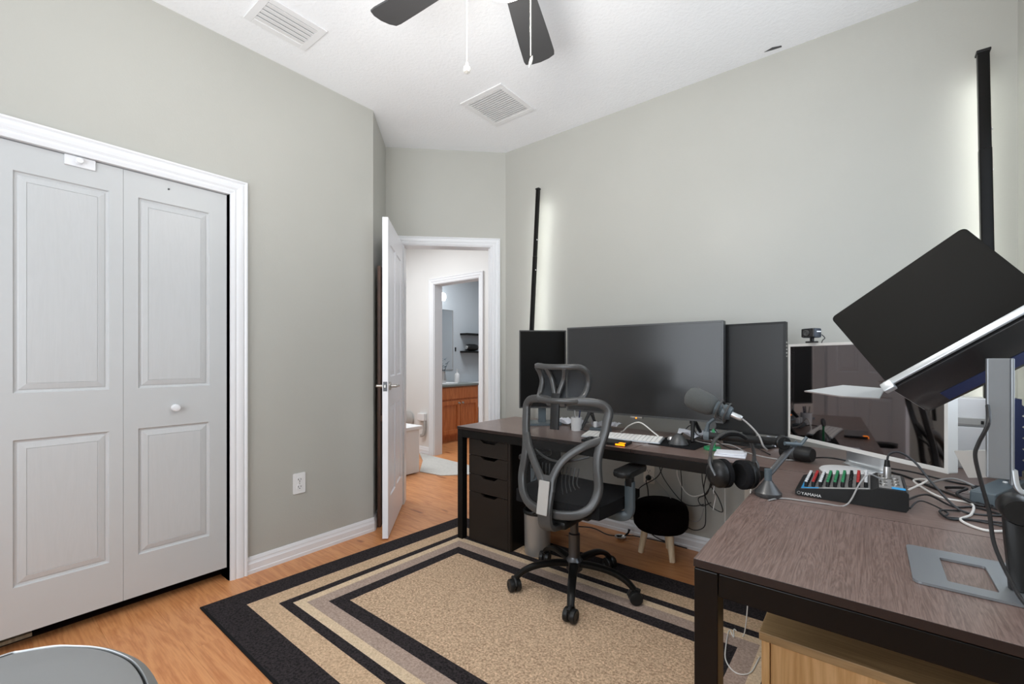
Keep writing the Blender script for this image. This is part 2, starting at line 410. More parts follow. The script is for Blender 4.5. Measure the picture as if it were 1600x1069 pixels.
# left wall with closet opening Y -0.62..0.90, z 0..2.0
bm = BM()
wallbox(bm, (XL, YN), (XL, -.64), 0, H, .1, 1); wallbox(bm, (XL, -.64), (XL, .90), 2.0, H, .1, 1); wallbox(bm, (XL, .90), tuple(J0), 0, H, .1, 1)
struct(obj('wall_left', bm, 'wall'))
bm = BM(); wallbox(bm, J0, J1, 0, H, .1, 1); struct(obj('wall_alcove', bm, 'wall'))
# door wall (45 degrees) with doorway
dv = (DB - J1).normalized(); dn = Vector((-dv.y, dv.x))
Lw = (DB - J1).length
o0, o1 = 0.127, 0.835          # opening along the wall
bm = BM()
wallbox(bm, J1, J1 + dv * o0, 0, H, .115, 1); wallbox(bm, J1 + dv * o1, DB, 0, H, .115, 1); wallbox(bm, J1 + dv * o0, J1 + dv * o1, 2.055, H, .115, 1)
struct(obj('wall_door', bm, 'wall'))
bm = BM(); wallbox(bm, (DB.x - .0, YB), (XR + .1, YB), 0, H, .1, 1); struct(obj('wall_back', bm, 'wall'))
# right wall with window opening Y 1.15..2.35, z .92..2.2
bm = BM()
wallbox(bm, (XR, YB), (XR, 2.38), 0, H, .12, 1); wallbox(bm, (XR, 1.12), (XR, YN), 0, H, .12, 1)
wallbox(bm, (XR, 2.38), (XR, 1.12), 0, .95, .12, 1); wallbox(bm, (XR, 2.38), (XR, 1.12), 2.25, H, .12, 1)
struct(obj('wall_right', bm, 'wall'))
bm = BM()
wallbox(bm, (XR + .12, YN), (-.15, YN), 0, H, .12, 1); wallbox(bm, (-2.15, YN), (XL - .1, YN), 0, H, .12, 1)
wallbox(bm, (-.15, YN), (-2.15, YN), 0, .65, .12, 1); wallbox(bm, (-.15, YN), (-2.15, YN), 2.35, H, .12, 1)
struct(obj('wall_front', bm, 'wall'))
def window(name, w, h, loc, rotz):
    r = root(name, loc, rotz)
    bm = BM()
    for x0, x1, z0, z1 in ((-w / 2, w / 2, -h / 2, -h / 2 + .05), (-w / 2, w / 2, h / 2 - .05, h / 2), (-w / 2, -w / 2 + .05, -h / 2 + .05, h / 2 - .05), (w / 2 - .05, w / 2, -h / 2 + .05, h / 2 - .05), (-w / 2 + .05, w / 2 - .05, -.02, .02)):
        box(bm, x0, x1, .03, .08, z0, z1)
    obj('window_frame', bm, 'trim', r)
    bm = BM(); box(bm, -w / 2 + .05, w / 2 - .05, .05, .056, -h / 2 + .05, -.02); obj('pane', bm, 'glass', r)
    bm = BM(); box(bm, -w / 2 + .05, w / 2 - .05, .05, .056, .02, h / 2 - .05); obj('pane', bm, 'glass', r)
window('window_1', 1.26, 1.30, (XR, 1.75, 1.60), -PI / 2)
window('fill_window', 2.0, 1.7, (-1.15, YN, 1.50), PI)  # unseen window added behind the camera to go with the rear fill
# ceiling
bm = BM()
prism(bm, [(XL - .1, YN - .12), (XR + .12, YN - .12), (XR + .12, YB + .1), (-2.37, YB + .1), (-3.12, 2.15), (XL - .1, 1.70)], H, H + .1)
struct(obj('ceiling', bm, 'ceil'))
# floor with laminate planks
fl = struct(obj('floor', (lambda b: (box(b, -5.5, .9, -1.3, 6.2, -.06, -.006), b)[1])(BM()), 'floorbase'))
def inside(x, y):
    return True
pw, plen = .19, 1.21
pm = {}
def plank_mesh(l):
    k = round(l, 3)
    if k not in pm:
        bm = BM(); box(bm, .0002, l - .0002, .0002, pw - .0002, -.006, 0, bev=.0003, seg=1)
        me = bpy.data.meshes.new('plank'); bm.to_mesh(me); bm.free(); me.materials.append(M['floor']); pm[k] = me
    return pm[k]
row = 0; y = -1.12
rnd = random.Random(3)
while y < 5.9:
    if y < .9: xs, xe = -2.70, .49
    elif y < 1.7: xs, xe = -2.66, .49
    elif y < 2.75: xs, xe = -4.9, .49
    else: xs, xe = -5.1, -2.2
    x = xs - rnd.choice([0, .4, .8, .2, .6])
    while x < xe:
        a = max(x, xs); b = min(x + plen, xe)
        if b - a > .08:
            o = bpy.data.objects.new('plank', plank_mesh(b - a)); COL.objects.link(o); o.parent = fl; o.location = (a, y, 0)
        x += plen
    y += pw; row += 1

struct(obj('floor_closet', (lambda b: (box(b, -3.22, -2.701, -.9, 1.06, -.02, -.003), b)[1])(BM()), 'closetdark'))
# trims -------------------------------------------------------------
def profile_run(bm, a, b, prof, up=(0, 0, 1), nrm=None):
    """extrude a profile [(out, up)] from a to b; nrm is the outward direction"""
    a = Vector(a); b = Vector(b); up = Vector(up); nr = Vector(nrm)
    A = [bm.verts.new(a + nr * o + up * u) for o, u in prof]; B = [bm.verts.new(b + nr * o + up * u) for o, u in prof]
    n = len(prof)
    for i in range(n): bm.faces.new((A[i], A[(i + 1) % n], B[(i + 1) % n], B[i]))
    bm.faces.new(A[::-1]); bm.faces.new(B)
BBP = [(0, 0), (.016, 0), (.016, .018), (.0135, .022), (.0135, .052), (.011, .058), (.009, .066), (.009, .072), (.006, .082), (.004, .088), (0, .088)]
def baseboard(name, a, b, nrm):
    bm = BM(); profile_run(bm, a, b, BBP, nrm=nrm); return struct(obj(name, bm, 'trim'))
baseboard('baseboard_left', (XL, .986, 0), (XL, 1.764, 0), (1, 0, 0))
n45 = Vector((-(J1 - J0).y, (J1 - J0).x, 0)).normalized()
jn = Vector(((J1 - J0).y, -(J1 - J0).x, 0)).normalized()
if jn.x < 0: jn = -jn
baseboard('baseboard_alcove', (J0.x, J0.y, 0), (J1.x, J1.y, 0), jn)
baseboard('baseboard_back', (DB.x, YB, 0), (XR, YB, 0), (0, -1, 0))
baseboard('baseboard_right', (XR, YB, 0), (XR, YN, 0), (-1, 0, 0))
# corner piece where baseboard wraps the alcove corner
CP = [(0, 0), (.010, 0), (.012, .006), (.015, .014), (.015, .020), (.012, .024), (.017, .032), (.020, .044), (.020, .052), (.016, .058), (.022, .064), (.022, .070), (0, .070)]
def casing(name, pA, pB, ztop, nrm, w=.075, sideA=True, sideB=True):
    """casing around an opening pA..pB (plan points, inner edges) up to ztop"""
    a = Vector((*pA, 0)); b = Vector((*pB, 0)); d = (b - a).normalized(); nr = Vector((*nrm, 0))
    pr = [(o, u * w / .070) for o, u in CP]
    bm = BM()
    if sideA: profile_run(bm, a, a + Vector((0, 0, ztop)), pr, up=-d, nrm=nr)
    if sideB: profile_run(bm, b, b + Vector((0, 0, ztop)), pr, up=d, nrm=nr)
    prh = pr
    # mitred head
    A = [bm.verts.new(a + Vector((0, 0, ztop)) + nr * o + Vector((0, 0, u)) - d * u) for o, u in prh]
    B = [bm.verts.new(b + Vector((0, 0, ztop)) + nr * o + Vector((0, 0, u)) + d * u) for o, u in prh]
    n = len(prh)
    for i in range(n): bm.faces.new((A[i], A[(i + 1) % n], B[(i + 1) % n], B[i]))
    # mitre fillers for the side pieces
    for base, s, on in ((a, -1, sideA), (b, 1, sideB)):
        if not on: continue
        lo = [bm.verts.new(base + Vector((0, 0, ztop)) + nr * o + d * s * u) for o, u in prh]
        hi = [bm.verts.new(base + Vector((0, 0, ztop)) + nr * o + d * s * u + Vector((0, 0, u))) for o, u in prh]
        for i in range(n):
            try: bm.faces.new((lo[i], lo[(i + 1) % n], hi[(i + 1) % n], hi[i]))
            except ValueError: pass
    return struct(obj(name, bm, 'trim'))
casing('trim_1', (XL, -.64), (XL, .905), 1.998, (1, 0), .078)
nd = Vector((dv.y, -dv.x))           # room side normal of the door wall
casing('trim_2', tuple(J1 + dv * o0), tuple(J1 + dv * o1), 2.045, tuple(nd), .062)
# jamb lining of the doorway
bm = BM()
for s, e in ((o0, o0 + .016), (o1 - .016, o1)):
    prism(bm, [tuple(J1 + dv * s + nd * .001), tuple(J1 + dv * e + nd * .001), tuple(J1 + dv * e - nd * .117), tuple(J1 + dv * s - nd * .117)], 0, 2.04)
prism(bm, [tuple(J1 + dv * o0 + nd * .001), tuple(J1 + dv * o1 + nd * .001), tuple(J1 + dv * o1 - nd * .117), tuple(J1 + dv * o0 - nd * .117)], 2.04, 2.055)
prism(bm, [tuple(J1 + dv * (o1 - .028) - nd * .04), tuple(J1 + dv * (o1 - .016) - nd * .04), tuple(J1 + dv * (o1 - .016) - nd * .075), tuple(J1 + dv * (o1 - .028) - nd * .075)], 0, 2.04)
struct(obj('trim_3', bm, 'trim'))
# closet: jamb, inside walls, top track
bm = BM(); box(bm, XL - .1, XL, .900, .905, 0, 2.0); box(bm, XL - .1, XL, -.645, -.64, 0, 2.0); box(bm, XL - .1, XL, -.64, .905, 1.998, 2.003); struct(obj('trim_4', bm, 'trim'))
bm = BM(); box(bm, XL - .68, XL - .64, -.9, 1.1, 0, 2.4); box(bm, XL - .64, XL - .1, 1.06, 1.1, 0, 2.4); box(bm, XL - .64, XL - .1, -.9, -.86, 0, 2.4); box(bm, XL - .64, XL - .1, -.86, 1.06, 2.36, 2.4)
struct(obj('wall_closet', bm, 'closetfloor'))

# panelled door leaves -----------------------------------------------
def panel_leaf(name, w, h, t, panels, loc, rotz, fm='door', pm_='doorgrain'):
    """leaf in local XZ from (0..w),(0..h); front toward -Y"""
    r = root(name, loc, rotz)
    xs = sorted({0, w} | {p[0] for p in panels} | {p[1] for p in panels}); zs = sorted({0, h} | {p[2] for p in panels} | {p[3] for p in panels})
    def is_p(xa, xb, za, zb):
        return any(xa >= p[0] - 1e-6 and xb <= p[1] + 1e-6 and za >= p[2] - 1e-6 and zb <= p[3] + 1e-6 for p in panels)
    bm = BM()
    V = {}
    def v(x, y, z):
        k = (round(x, 5), round(y, 5), round(z, 5))
        if k not in V: V[k] = bm.verts.new(k)
        return V[k]
    for i in range(len(xs) - 1):
        for j in range(len(zs) - 1):
            if not is_p(xs[i], xs[i + 1], zs[j], zs[j + 1]):
                for yy in (0, t): bm.faces.new((v(xs[i], yy, zs[j]), v(xs[i + 1], yy, zs[j]), v(xs[i + 1], yy, zs[j + 1]), v(xs[i], yy, zs[j + 1])))
    for a, b in (((0, 0), (w, 0)), ((w, 0), (w, h)), ((w, h), (0, h)), ((0, h), (0, 0))):
        bm.faces.new((v(a[0], 0, a[1]), v(b[0], 0, b[1]), v(b[0], t, b[1]), v(a[0], t, a[1])))
    obj('door_frame', bm, fm, r)
    steps = [(0, 0), (.004, -.007), (.010, -.0085), (.012, -.0085), (.016, -.006), (.036, -.0022), (.038, -.0042), (.039, -.0022)]
    for p in panels:
        pwid, ph = p[1] - p[0], p[3] - p[2]; cx, cz = (p[0] + p[1]) / 2, (p[2] + p[3]) / 2
        sc = 1.0 if pwid > .2 else .8
        st = [(a * sc, b) for a, b in steps]
        bm = BM()
        ringsurf(bm, pwid, ph, st, TR(cx, 0, cz) @ RX(PI / 2))
        ringsurf(bm, pwid, ph, st, TR(cx, t, cz) @ RX(-PI / 2))
        obj('panel', bm, pm_, r)
    return r
# closet bifold: front (local -Y) must face +X  -> local X axis -> +Y : rotz = +90deg
leafw = .3755
xdoor = XL - .012
PAN = [(.045, leafw - .045, .187, .762), (.045, leafw - .045, .945, 1.815)]
leaf_roots = []
for i, y0 in enumerate((-.643, -.265, .108, .4845)):
    lw = leafw if i < 3 else .411
    pan = [(.046 if i < 3 else .052, lw - .046 if i < 3 else lw - .077, p[2], p[3]) for p in PAN]
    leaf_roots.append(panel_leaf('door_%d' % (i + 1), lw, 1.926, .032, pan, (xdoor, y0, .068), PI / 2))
def knob_bm(r=.017, l=.03):
    bm = BM(); lathe(bm, [(0, 0), (r * .95, 0), (r * .95, .003), (r * .5, .005), (r * .5, l * .5), (r * .85, l * .6), (r, l * .8), (r * .85, l * .97), (r * .4, l * 1.03), (0, l * 1.04)], 24)
    return bm
k = obj('knob', knob_bm(), 'trim', leaf_roots[3], True); k.matrix_local = TR(.19, 0, .846) @ RX(PI / 2)
# childproof slide lock plate with knob on door_3
bm = BM(); box(bm, .188, .284, -.008, 0, 1.885, 1.928, bev=.002); lk = obj('lock_plate', bm, 'trim', leaf_roots[2])
k = obj('knob', knob_bm(.013, .022), 'trim', lk, True); k.matrix_local = TR(.232, -.008, 1.908) @ RX(PI / 2)
bm = BM(); lathe(bm, [(0, 0), (.004, 0), (.004, .004), (0, .005)], 12); o = obj('screw', bm, 'darkmetal', leaf_roots[3]); o.matrix_local = TR(.165, 0, 1.885) @ RX(PI / 2)
# open entrance door: hinge at left jamb, free edge in the room
hx = J1 + dv * (o0 - .028) + nd * .022; fx = Vector((-2.409, 1.712))
ang = math.atan2(fx.y - hx.y, fx.x - hx.x); LW = .675
EP = [(.095, .30, .24, .83), (.375, .58, .24, .83), (.095, .30, 1.02, 1.88), (.375, .58, 1.02, 1.88)]
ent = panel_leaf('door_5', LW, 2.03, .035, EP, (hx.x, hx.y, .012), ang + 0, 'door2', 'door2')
# visible face points toward +local? put hardware on both faces
def lever(y, s, par):
    bm = BM()
    lathe(bm, [(0, 0), (.027, 0), (.027, .006), (.020, .010), (.010, .012), (.010, .045), (0, .046)], 24, TR(LW - .06, y, .96) @ RX(PI / 2 * s))
    yy = y - .042 * s
    tube(bm, spline([(LW - .06, yy, .96), (LW - .09, yy - .004 * s, .961), (LW - .13, yy - .004 * s, .958), (LW - .165, yy, .956)], 4), [.010] * 5 + [.009] * 4 + [.007] * 4, 12)
    return obj('door_handle', bm, 'nickel', par, True)
lever(0, 1, ent); lever(.035, -1, ent)
bm = BM(); box(bm, LW, LW + .0015, .005, .030, .93, .99); obj('latch_plate', bm, 'darkmetal', ent)
bm = BM(); box(bm, LW + .0015, LW + .010, .011, .024, .950, .972, bev=.003); obj('latch_bolt', bm, 'nickel', ent)
for hz in (.25, 1.05, 1.80):
    bm = BM(); tube(bm, [(-.006, -.006, hz - .045), (-.006, -.006, hz + .045)], .006, 10); obj('hinge', bm, 'nickel', ent)
# door stop box/corner block of the alcove baseboard

# dark board leaning in the alcove behind the door
d45 = (J1 - J0).normalized()
bd = thing('plank_board', 'dark brown wooden boards standing upright in the alcove behind the open white door', 'board', (J0.x + d45.x * .05 + jn.x * .03, J0.y + d45.y * .05 + jn.y * .03, 0), math.atan2(d45.y, d45.x))
bm = BM(); box(bm, 0, .09, -.011, .011, 0, 1.78, bev=.002); obj('front_board', bm, 'board', bd)
bm = BM(); box(bm, .11, .20, -.011, .011, 0, 1.66, bev=.002); obj('rear_board', bm, 'board', bd)
bm = BM(); box(bm, .0, .20, -.030, -.012, .72, .76, bev=.002); obj('crosspiece', bm, 'board', bd)

# ------------------------------------------------------------------ HALL AND BATHROOM
YH = 3.565
bm = BM()
box(bm, -5.3, -4.02, YH, YH + .12, 0, 2.6); box(bm, -3.28, -1.9, YH, YH + .12, 0, 2.6); box(bm, -4.02, -3.28, YH, YH + .12, 2.03, 2.6)
struct(obj('wall_hall', bm, 'hallwall'))
bm = BM(); box(bm, -5.4, -5.3, 1.5, YH + .12, 0, 2.6); box(bm, -1.9, -1.8, 2.9, YH + .12, 0, 2.6); box(bm, -5.3, -3.1, 1.4, 1.5, 0, 2.6); struct(obj('wall_hall_end', bm, 'hallwall'))
bm = BM(); prism(bm, [(-5.4, 1.4), (-3.1, 1.4), (-3.12, 2.15), (-2.37, 2.9), (-1.8, 2.9), (-1.8, YH + .12), (-5.4, YH + .12)], 2.6, 2.7)
box(bm, -5.4, -2.9, YH + .12, 6.1, 2.55, 2.65); struct(obj('ceiling_hall', bm, 'ceil'))
# back side of the door wall is white
bm = BM()
a = J1 - nd * .1155
for s, e, z0, z1 in ((-.12, o0, 0, 2.6), (o1, Lw + .12, 0, 2.6), (o0, o1, 2.055, 2.6)):
    prism(bm, [tuple(a + dv * s), tuple(a + dv * e), tuple(a + dv * e - nd * .006), tuple(a + dv * s - nd * .006)], z0, z1)
struct(obj('wall_hall_near', bm, 'hallwall'))
baseboard('baseboard_hall', (-5.3, YH, 0), (-4.085, YH, 0), (0, -1, 0))
baseboard('baseboard_hall_right', (-3.21, YH, 0), (-1.9, YH, 0), (0, -1, 0))
casing('trim_5', (-4.015, YH), (-3.285, YH), 2.02, (0, -1), .065)
bm = BM(); box(bm, -4.02, -4.004, YH - .001, YH + .121, 0, 2.03); box(bm, -3.296, -3.28, YH - .001, YH + .121, 0, 2.03); box(bm, -4.02, -3.28, YH - .001, YH + .121, 2.015, 2.03)
struct(obj('trim_6', bm, 'trim'))
# bathroom shell
YR = 5.95
bm = BM(); box(bm, -5.12, -5.02, YH + .12, YR, 0, 2.55); box(bm, -5.12, -2.9, YR, YR + .1, 0, 2.55); box(bm, -3.0, -2.9, YH + .12, YR, 0, 2.55)
struct(obj('wall_bath', bm, 'bathwall'))
# vanity
vn = thing('vanity_cabinet', 'honey wood bathroom vanity with two doors seen through both doorways', 'cabinet', (-4.47, 4.06, 0))
bm = BM(); box(bm, -.54, 0, 0, .76, .09, .76); box(bm, -.54, -.06, 0, .76, 0, .09); obj('body', bm, 'vanity', vn)
bm = BM(); box(bm, 0, .018, .02, .74, .59, .745, bev=.004); obj('drawer_front', bm, 'vanity', vn)
for y0 in (.02, .385):
    bm = BM(); w_, h_ = .355, .45
    box(bm, 0, .006, y0, y0 + w_, .115, .565)
    for q in ((y0, y0 + .055, .115, .565), (y0 + w_ - .055, y0 + w_, .115, .565), (y0 + .055, y0 + w_ - .055, .115, .17), (y0 + .055, y0 + w_ - .055, .51, .565)): box(bm, .006, .020, q[0], q[1], q[2], q[3], bev=.003)
    dd = obj('door', bm, 'vanity', vn)
    k = obj('knob', knob_bm(.016, .026), 'nickel', dd, True); k.matrix_local = TR(.020, y0 + (w_ - .03 if y0 < .1 else .03), .53) @ RY(PI / 2)
ct = thing('vanity_counter', 'grey green countertop with a white sink rim on the bathroom vanity', 'counter', (-4.47, 4.06, .76))
bm = BM(); box(bm, -.54, .03, -.02, .80, .001, .030, bev=.004); obj('slab', bm, 'counter', ct)
bm = BM(); prism(bm, rrect(.42, .44, .15, 6, -.24, .25), .031, .046, bev=.004); obj('sink_rim', bm, 'white', ct)
bm = BM(); tube(bm, spline([(-.47, .25, .04), (-.47, .25, .15), (-.42, .25, .19), (-.36, .25, .16)], 5), .012, 10); obj('faucet', bm, 'nickel', ct, True)
# bottle + plant vase on counter
bt = thing('soap_bottle', 'white soap bottle standing by the bathroom sink', 'bottle', (-4.60, 4.52, .807))
bm = BM(); lathe(bm, [(0, 0), (.032, 0), (.034, .01), (.034, .11), (.02, .13), (.011, .135), (.011, .15), (0, .15)], 20); obj('body', bm, 'white', bt, True)
bm = BM(); tube(bm, [(0, 0, .15), (0, 0, .18), (.03, -.02, .185)], .006, 8); obj('pump', bm, 'white', bt)
vs_ = thing('vase', 'silver grey vase with dark blue leaves beside the bathroom mirror', 'vase', (-4.68, 4.33, .807))
bm = BM(); lathe(bm, [(0, 0), (.035, 0), (.045, .04), (.035, .10), (.028, .15), (.033, .16), (.028, .16), (0, .14)], 20); obj('pot', bm, 'steel', vs_, True)
bm = BM(); rr = random.Random(5)
for i in range(16):
    a = rr.uniform(0, 2 * PI); r_ = rr.uniform(.02, .08); z = rr.uniform(.18, .34)
    c = Vector((r_ * math.cos(a), r_ * math.sin(a), z)); d = Vector((math.cos(a), math.sin(a), rr.uniform(-.3, .6))).normalized() * .035; s = d.cross(Vector((0, 0, 1))).normalized() * .016
    vv = [bm.verts.new(p) for p in (c - d, c + s, c + d, c - s)]; bm.faces.new(vv)
    if i % 3 == 0: tube(bm, [(0, 0, .14), (c.x * .5, c.y * .5, z * .75), tuple(c)], .0025, 5)
obj('leaves', bm, 'kit', vs_)
# mirror
mr_ = thing('wall_mirror', 'tall frameless mirror on the bathroom wall above the sink', 'mirror', (-5.02, 4.15, .98))
bm = BM(); box(bm, 0, .008, 0, .68, 0, .90); obj('glass', bm, 'mirror', mr_)
bm = BM()
for q in ((-.008, .688, -.008, 0), (-.008, .688, .90, .908), (-.008, 0, 0, .90), (.68, .688, 0, .90)): box(bm, 0, .012, q[0], q[1], q[2], q[3])
obj('edge_frame', bm, 'steel', mr_)
vl = thing('vanity_light', 'lit chrome vanity lamp above the bathroom mirror', 'lamp', (-5.02, 4.50, 2.05))
bm = BM(); box(bm, 0, .03, -.25, .12, -.03, .03, bev=.008); obj('back_plate', bm, 'nickel', vl)
for yy in (-.16, .05):
    bm = BM(); lathe(bm, [(0, -.05), (.035, -.045), (.05, .0), (.045, .05), (.02, .07), (0, .072)], 20, TR(.09, yy, 0)); obj('lamp_shade', bm, 'bathglow', vl, True)
# floating shelves
for z, lab in ((1.515, 'upper dark floating shelf on the bathroom wall'), (1.238, 'lower dark floating shelf on the bathroom wall under a black speaker')):
    bm = BM(); box(bm, -5.019, -4.86, 4.995, 5.65, z, z + .028, bev=.002); tag(obj('floating_shelf', bm, 'blkmetal'), lab, 'shelf')
sp = thing('portable_speaker', 'black cylindrical portable speaker lying on the lower bathroom shelf', 'speaker', (-4.93, 5.17, 1.321), PI / 2)
bm = BM(); lathe(bm, [(0, -.12), (.035, -.12), (.045, -.11), (.054, -.06), (.054, .06), (.045, .11), (.035, .12), (0, .12)], 24, RY(PI / 2)); obj('body', bm, 'blk', sp, True)
for s in (-1, 1):
    bm = BM(); lathe(bm, [(0, 0), (.028, 0), (.032, .004), (.028, .008), (0, .006)], 20, TR(s * .12, 0, 0) @ RY(PI / 2 * s)); obj('end_cap', bm, 'steel', sp, True)
bm = BM(); box(bm, -5.02, -5.01, 4.885, 4.905, 1.26, 1.32); tag(obj('wall_switch', bm, 'blk'), 'small black switch on the bathroom wall between mirror and shelves', 'switch')
# toilet
tl = thing('toilet', 'white toilet beyond the vanity in the bathroom', 'toilet', (-4.73, 5.20, 0), PI / 2)
bm = BM(); box(bm, -.20, .20, .06, .26, .38, .74, bev=.02); box(bm, -.21, .21, .05, .27, .74, .77, bev=.01); obj('tank', bm, 'white', tl, True)
bm = BM(); lathe(bm, [(0, 0), (.12, 0), (.11, .15), (.17, .33), (.18, .38), (.14, .39), (.1, .3), (0, .28)], 28, TR(.0, -.12, 0), sy=1.2); obj('bowl', bm, 'white', tl, True)
bm = BM(); prism(bm, [(x, y * 1.2 - .12) for x, y in rrect(.36, .38, .16, 6)], .392, .415, bev=.005); obj('seat', bm, 'white', tl, True)
# hall mat, bench, wall fittings
bm = BM()
prism(bm, [(-3.55, 2.962), (-3.267, 2.99), (-3.02, 3.25), (-3.20, 3.45), (-4.25, 3.54), (-3.9, 3.3)], .0005, .009, bev=.002)
tag(obj('hall_mat', bm, 'mat'), 'pale grey mat on the hallway floor before the bathroom door', 'rug')
bn = thing('storage_bench', 'low white storage box with overhanging lid in the hallway', 'bench', (-3.53, 2.30, 0))
bm = BM(); box(bm, -.42, 0, 0, .64, .01, .44, bev=.003); obj('body', bm, 'white', bn)
bm = BM(); box(bm, -.44, .025, -.015, .665, .441, .475, bev=.006); obj('lid', bm, 'white', bn)
fg = thing('grey_shell', 'small grey shell shaped object mounted low on the white hallway wall', 'ornament', (-4.47, YH, .40))
bm = BM(); lathe(bm, [(0, 0), (.06, .0), (.10, .02), (.07, .045), (0, .05)], 20, RX(PI / 2)); obj('shell', bm, 'greylight', fg, True)
bm = BM(); tube(bm, [(-.05, -.05, .0), (-.09, -.07, .01)], .012, 10); obj('tip', bm, 'nickel', fg, True)
wf = thing('wall_handset', 'white and grey handset with bent arm on the hallway wall', 'fitting', (-4.20, YH, .30))
bm = BM(); box(bm, -.06, .06, -.05, -.001, .10, .19, bev=.008); obj('holder', bm, 'white', wf)
bm = BM(); ribbon(bm, spline([(.0, -.03, .10), (.045, -.03, .09), (.05, -.03, .02), (.03, -.03, -.06), (-.02, -.03, -.08)], 5), .04, .02, (0, 1, 0)); obj('arm', bm, 'greylight', wf, True)

# ------------------------------------------------------------------ CEILING: vents, fan
def vent(name, label, x0, x1, y0, y1, along, nsl, frame, tilt):
    t = thing(name, label, 'vent', ((x0 + x1) / 2, (y0 + y1) / 2, H))
    w_, h_ = x1 - x0, y1 - y0
    bm = BM()
    for q in ((-w_ / 2, w_ / 2, -h_ / 2, -h_ / 2 + frame), (-w_ / 2, w_ / 2, h_ / 2 - frame, h_ / 2), (-w_ / 2, -w_ / 2 + frame, -h_ / 2 + frame, h_ / 2 - frame), (w_ / 2 - frame, w_ / 2, -h_ / 2 + frame, h_ / 2 - frame)):
        box(bm, q[0], q[1], q[2], q[3], -.008, -.0005, bev=.002)
    obj('frame', bm, 'ventw', t)
    bm = BM(); box(bm, -w_ / 2 + frame, w_ / 2 - frame, -h_ / 2 + frame, h_ / 2 - frame, -.0012, -.0005); obj('backing', bm, 'ventdark', t)
    iw, ih = w_ - 2 * frame, h_ - 2 * frame
    for i in range(nsl):
        f = (i + .5) / nsl - .5
        bm = BM()
        if along == 'Y':
            sw = iw / nsl * 1.02
            box(bm, -sw / 2, sw / 2, -ih / 2, ih / 2, -.001, .001, mat=TR(f * iw, 0, -.007) @ RY(tilt))
        else:
            sw = ih / nsl * .96
            box(bm, -iw / 2, iw / 2, -sw / 2, sw / 2, -.001, .001, mat=TR(0, f * ih, -.007) @ RX(tilt))
        obj('slat', bm, 'ventw', t)
    return t
vent('ceiling_vent', 'white supply vent with five wide slats near the closet wall', -2.365, -2.135, .885, 1.19, 'Y', 5, .035, .16)
vent('ceiling_vent', 'square white return grille with fine slats over the door corner', -2.07, -1.725, 2.06, 2.42, 'X', 15, .035, .22)

fan = thing('ceiling_fan', 'dark bladed ceiling fan with light kit and two pull chains', 'fan', (FAN.x, FAN.y, 0))
bm = BM(); lathe(bm, [(0, 2.803), (.07, 2.803), (.065, 2.76), (.03, 2.74), (.013, 2.735), (.013, 2.62), (.06, 2.615), (.11, 2.59), (.12, 2.53), (.11, 2.47), (.07, 2.45), (.06, 2.425), (.08, 2.42), (.08, 2.4125), (0, 2.4125)], 36); obj('motor_housing', bm, 'darkmetal', fan, True)
for k in range(5):
    a = math.radians(113.5 + 72 * k)
    bm = BM()
    pts = [(.15, -.048), (.30, -.058), (.45, -.066), (.555, -.070), (.578, -.066), (.590, -.040), (.595, 0), (.590, .040), (.578, .066), (.555, .070), (.45, .066), (.30, .058), (.15, .048)]
    prism(bm, pts, -.003, .003, mat=RZ(a) @ TR(0, 0, 2.50) @ RX(math.radians(-11)))
    bl = obj('blade', bm, 'fan', fan)
    bm = BM(); box(bm, .08, .20, -.018, .018, 2.485, 2.494, bev=.002, mat=RZ(a)); obj('bracket', bm, 'darkmetal', bl)
bm = BM(); lathe(bm, [(0, 2.412), (.092, 2.412), (.095, 2.405), (.085, 2.38), (.055, 2.355), (0, 2.345)], 36); obj('lamp_shade', bm, 'frost', fan, True)
for (cx, cy, z1), m_ in (((-1.01 - FAN.x, 1.036 - FAN.y, 2.10), 0), ((-.861 - FAN.x, 1.18 - FAN.y, 2.135), 1)):
    bm = BM(); tube(bm, [(cx * .6, cy * .6, 2.40), (cx, cy, 2.36), (cx, cy, z1)], .0014, 6)
    for i in range(60):
        z = 2.36 - (2.36 - z1) * i / 60
        bmesh.ops.create_icosphere(bm, subdivisions=1, radius=.0024, matrix=TR(cx, cy, z))
    ch = obj('pull_chain', bm, 'beads', fan)
    bm = BM()
    if m_ == 0: lathe(bm, [(0, 0), (.004, -.001), (.006, -.008), (.011, -.016), (.0125, -.024), (.010, -.031), (0, -.034)], 16, TR(cx, cy, z1))
    else:
        bmesh.ops.create_icosphere(bm, subdivisions=1, radius=.012, matrix=TR(cx, cy, z1 - .018) @ RY(.4) @ Matrix.Diagonal((.5, .5, 1.6, 1)))
    obj('pull_knob', bm, 'cry', ch)

# small wall and ceiling marks
bm = BM(); prism(bm, [(-.44, 2.74), (-.40, 2.725), (-.36, 2.74), (-.36, 2.752), (-.40, 2.748)], H - .002, H - .0003); struct(obj('trim_7', bm, 'darkmetal'))

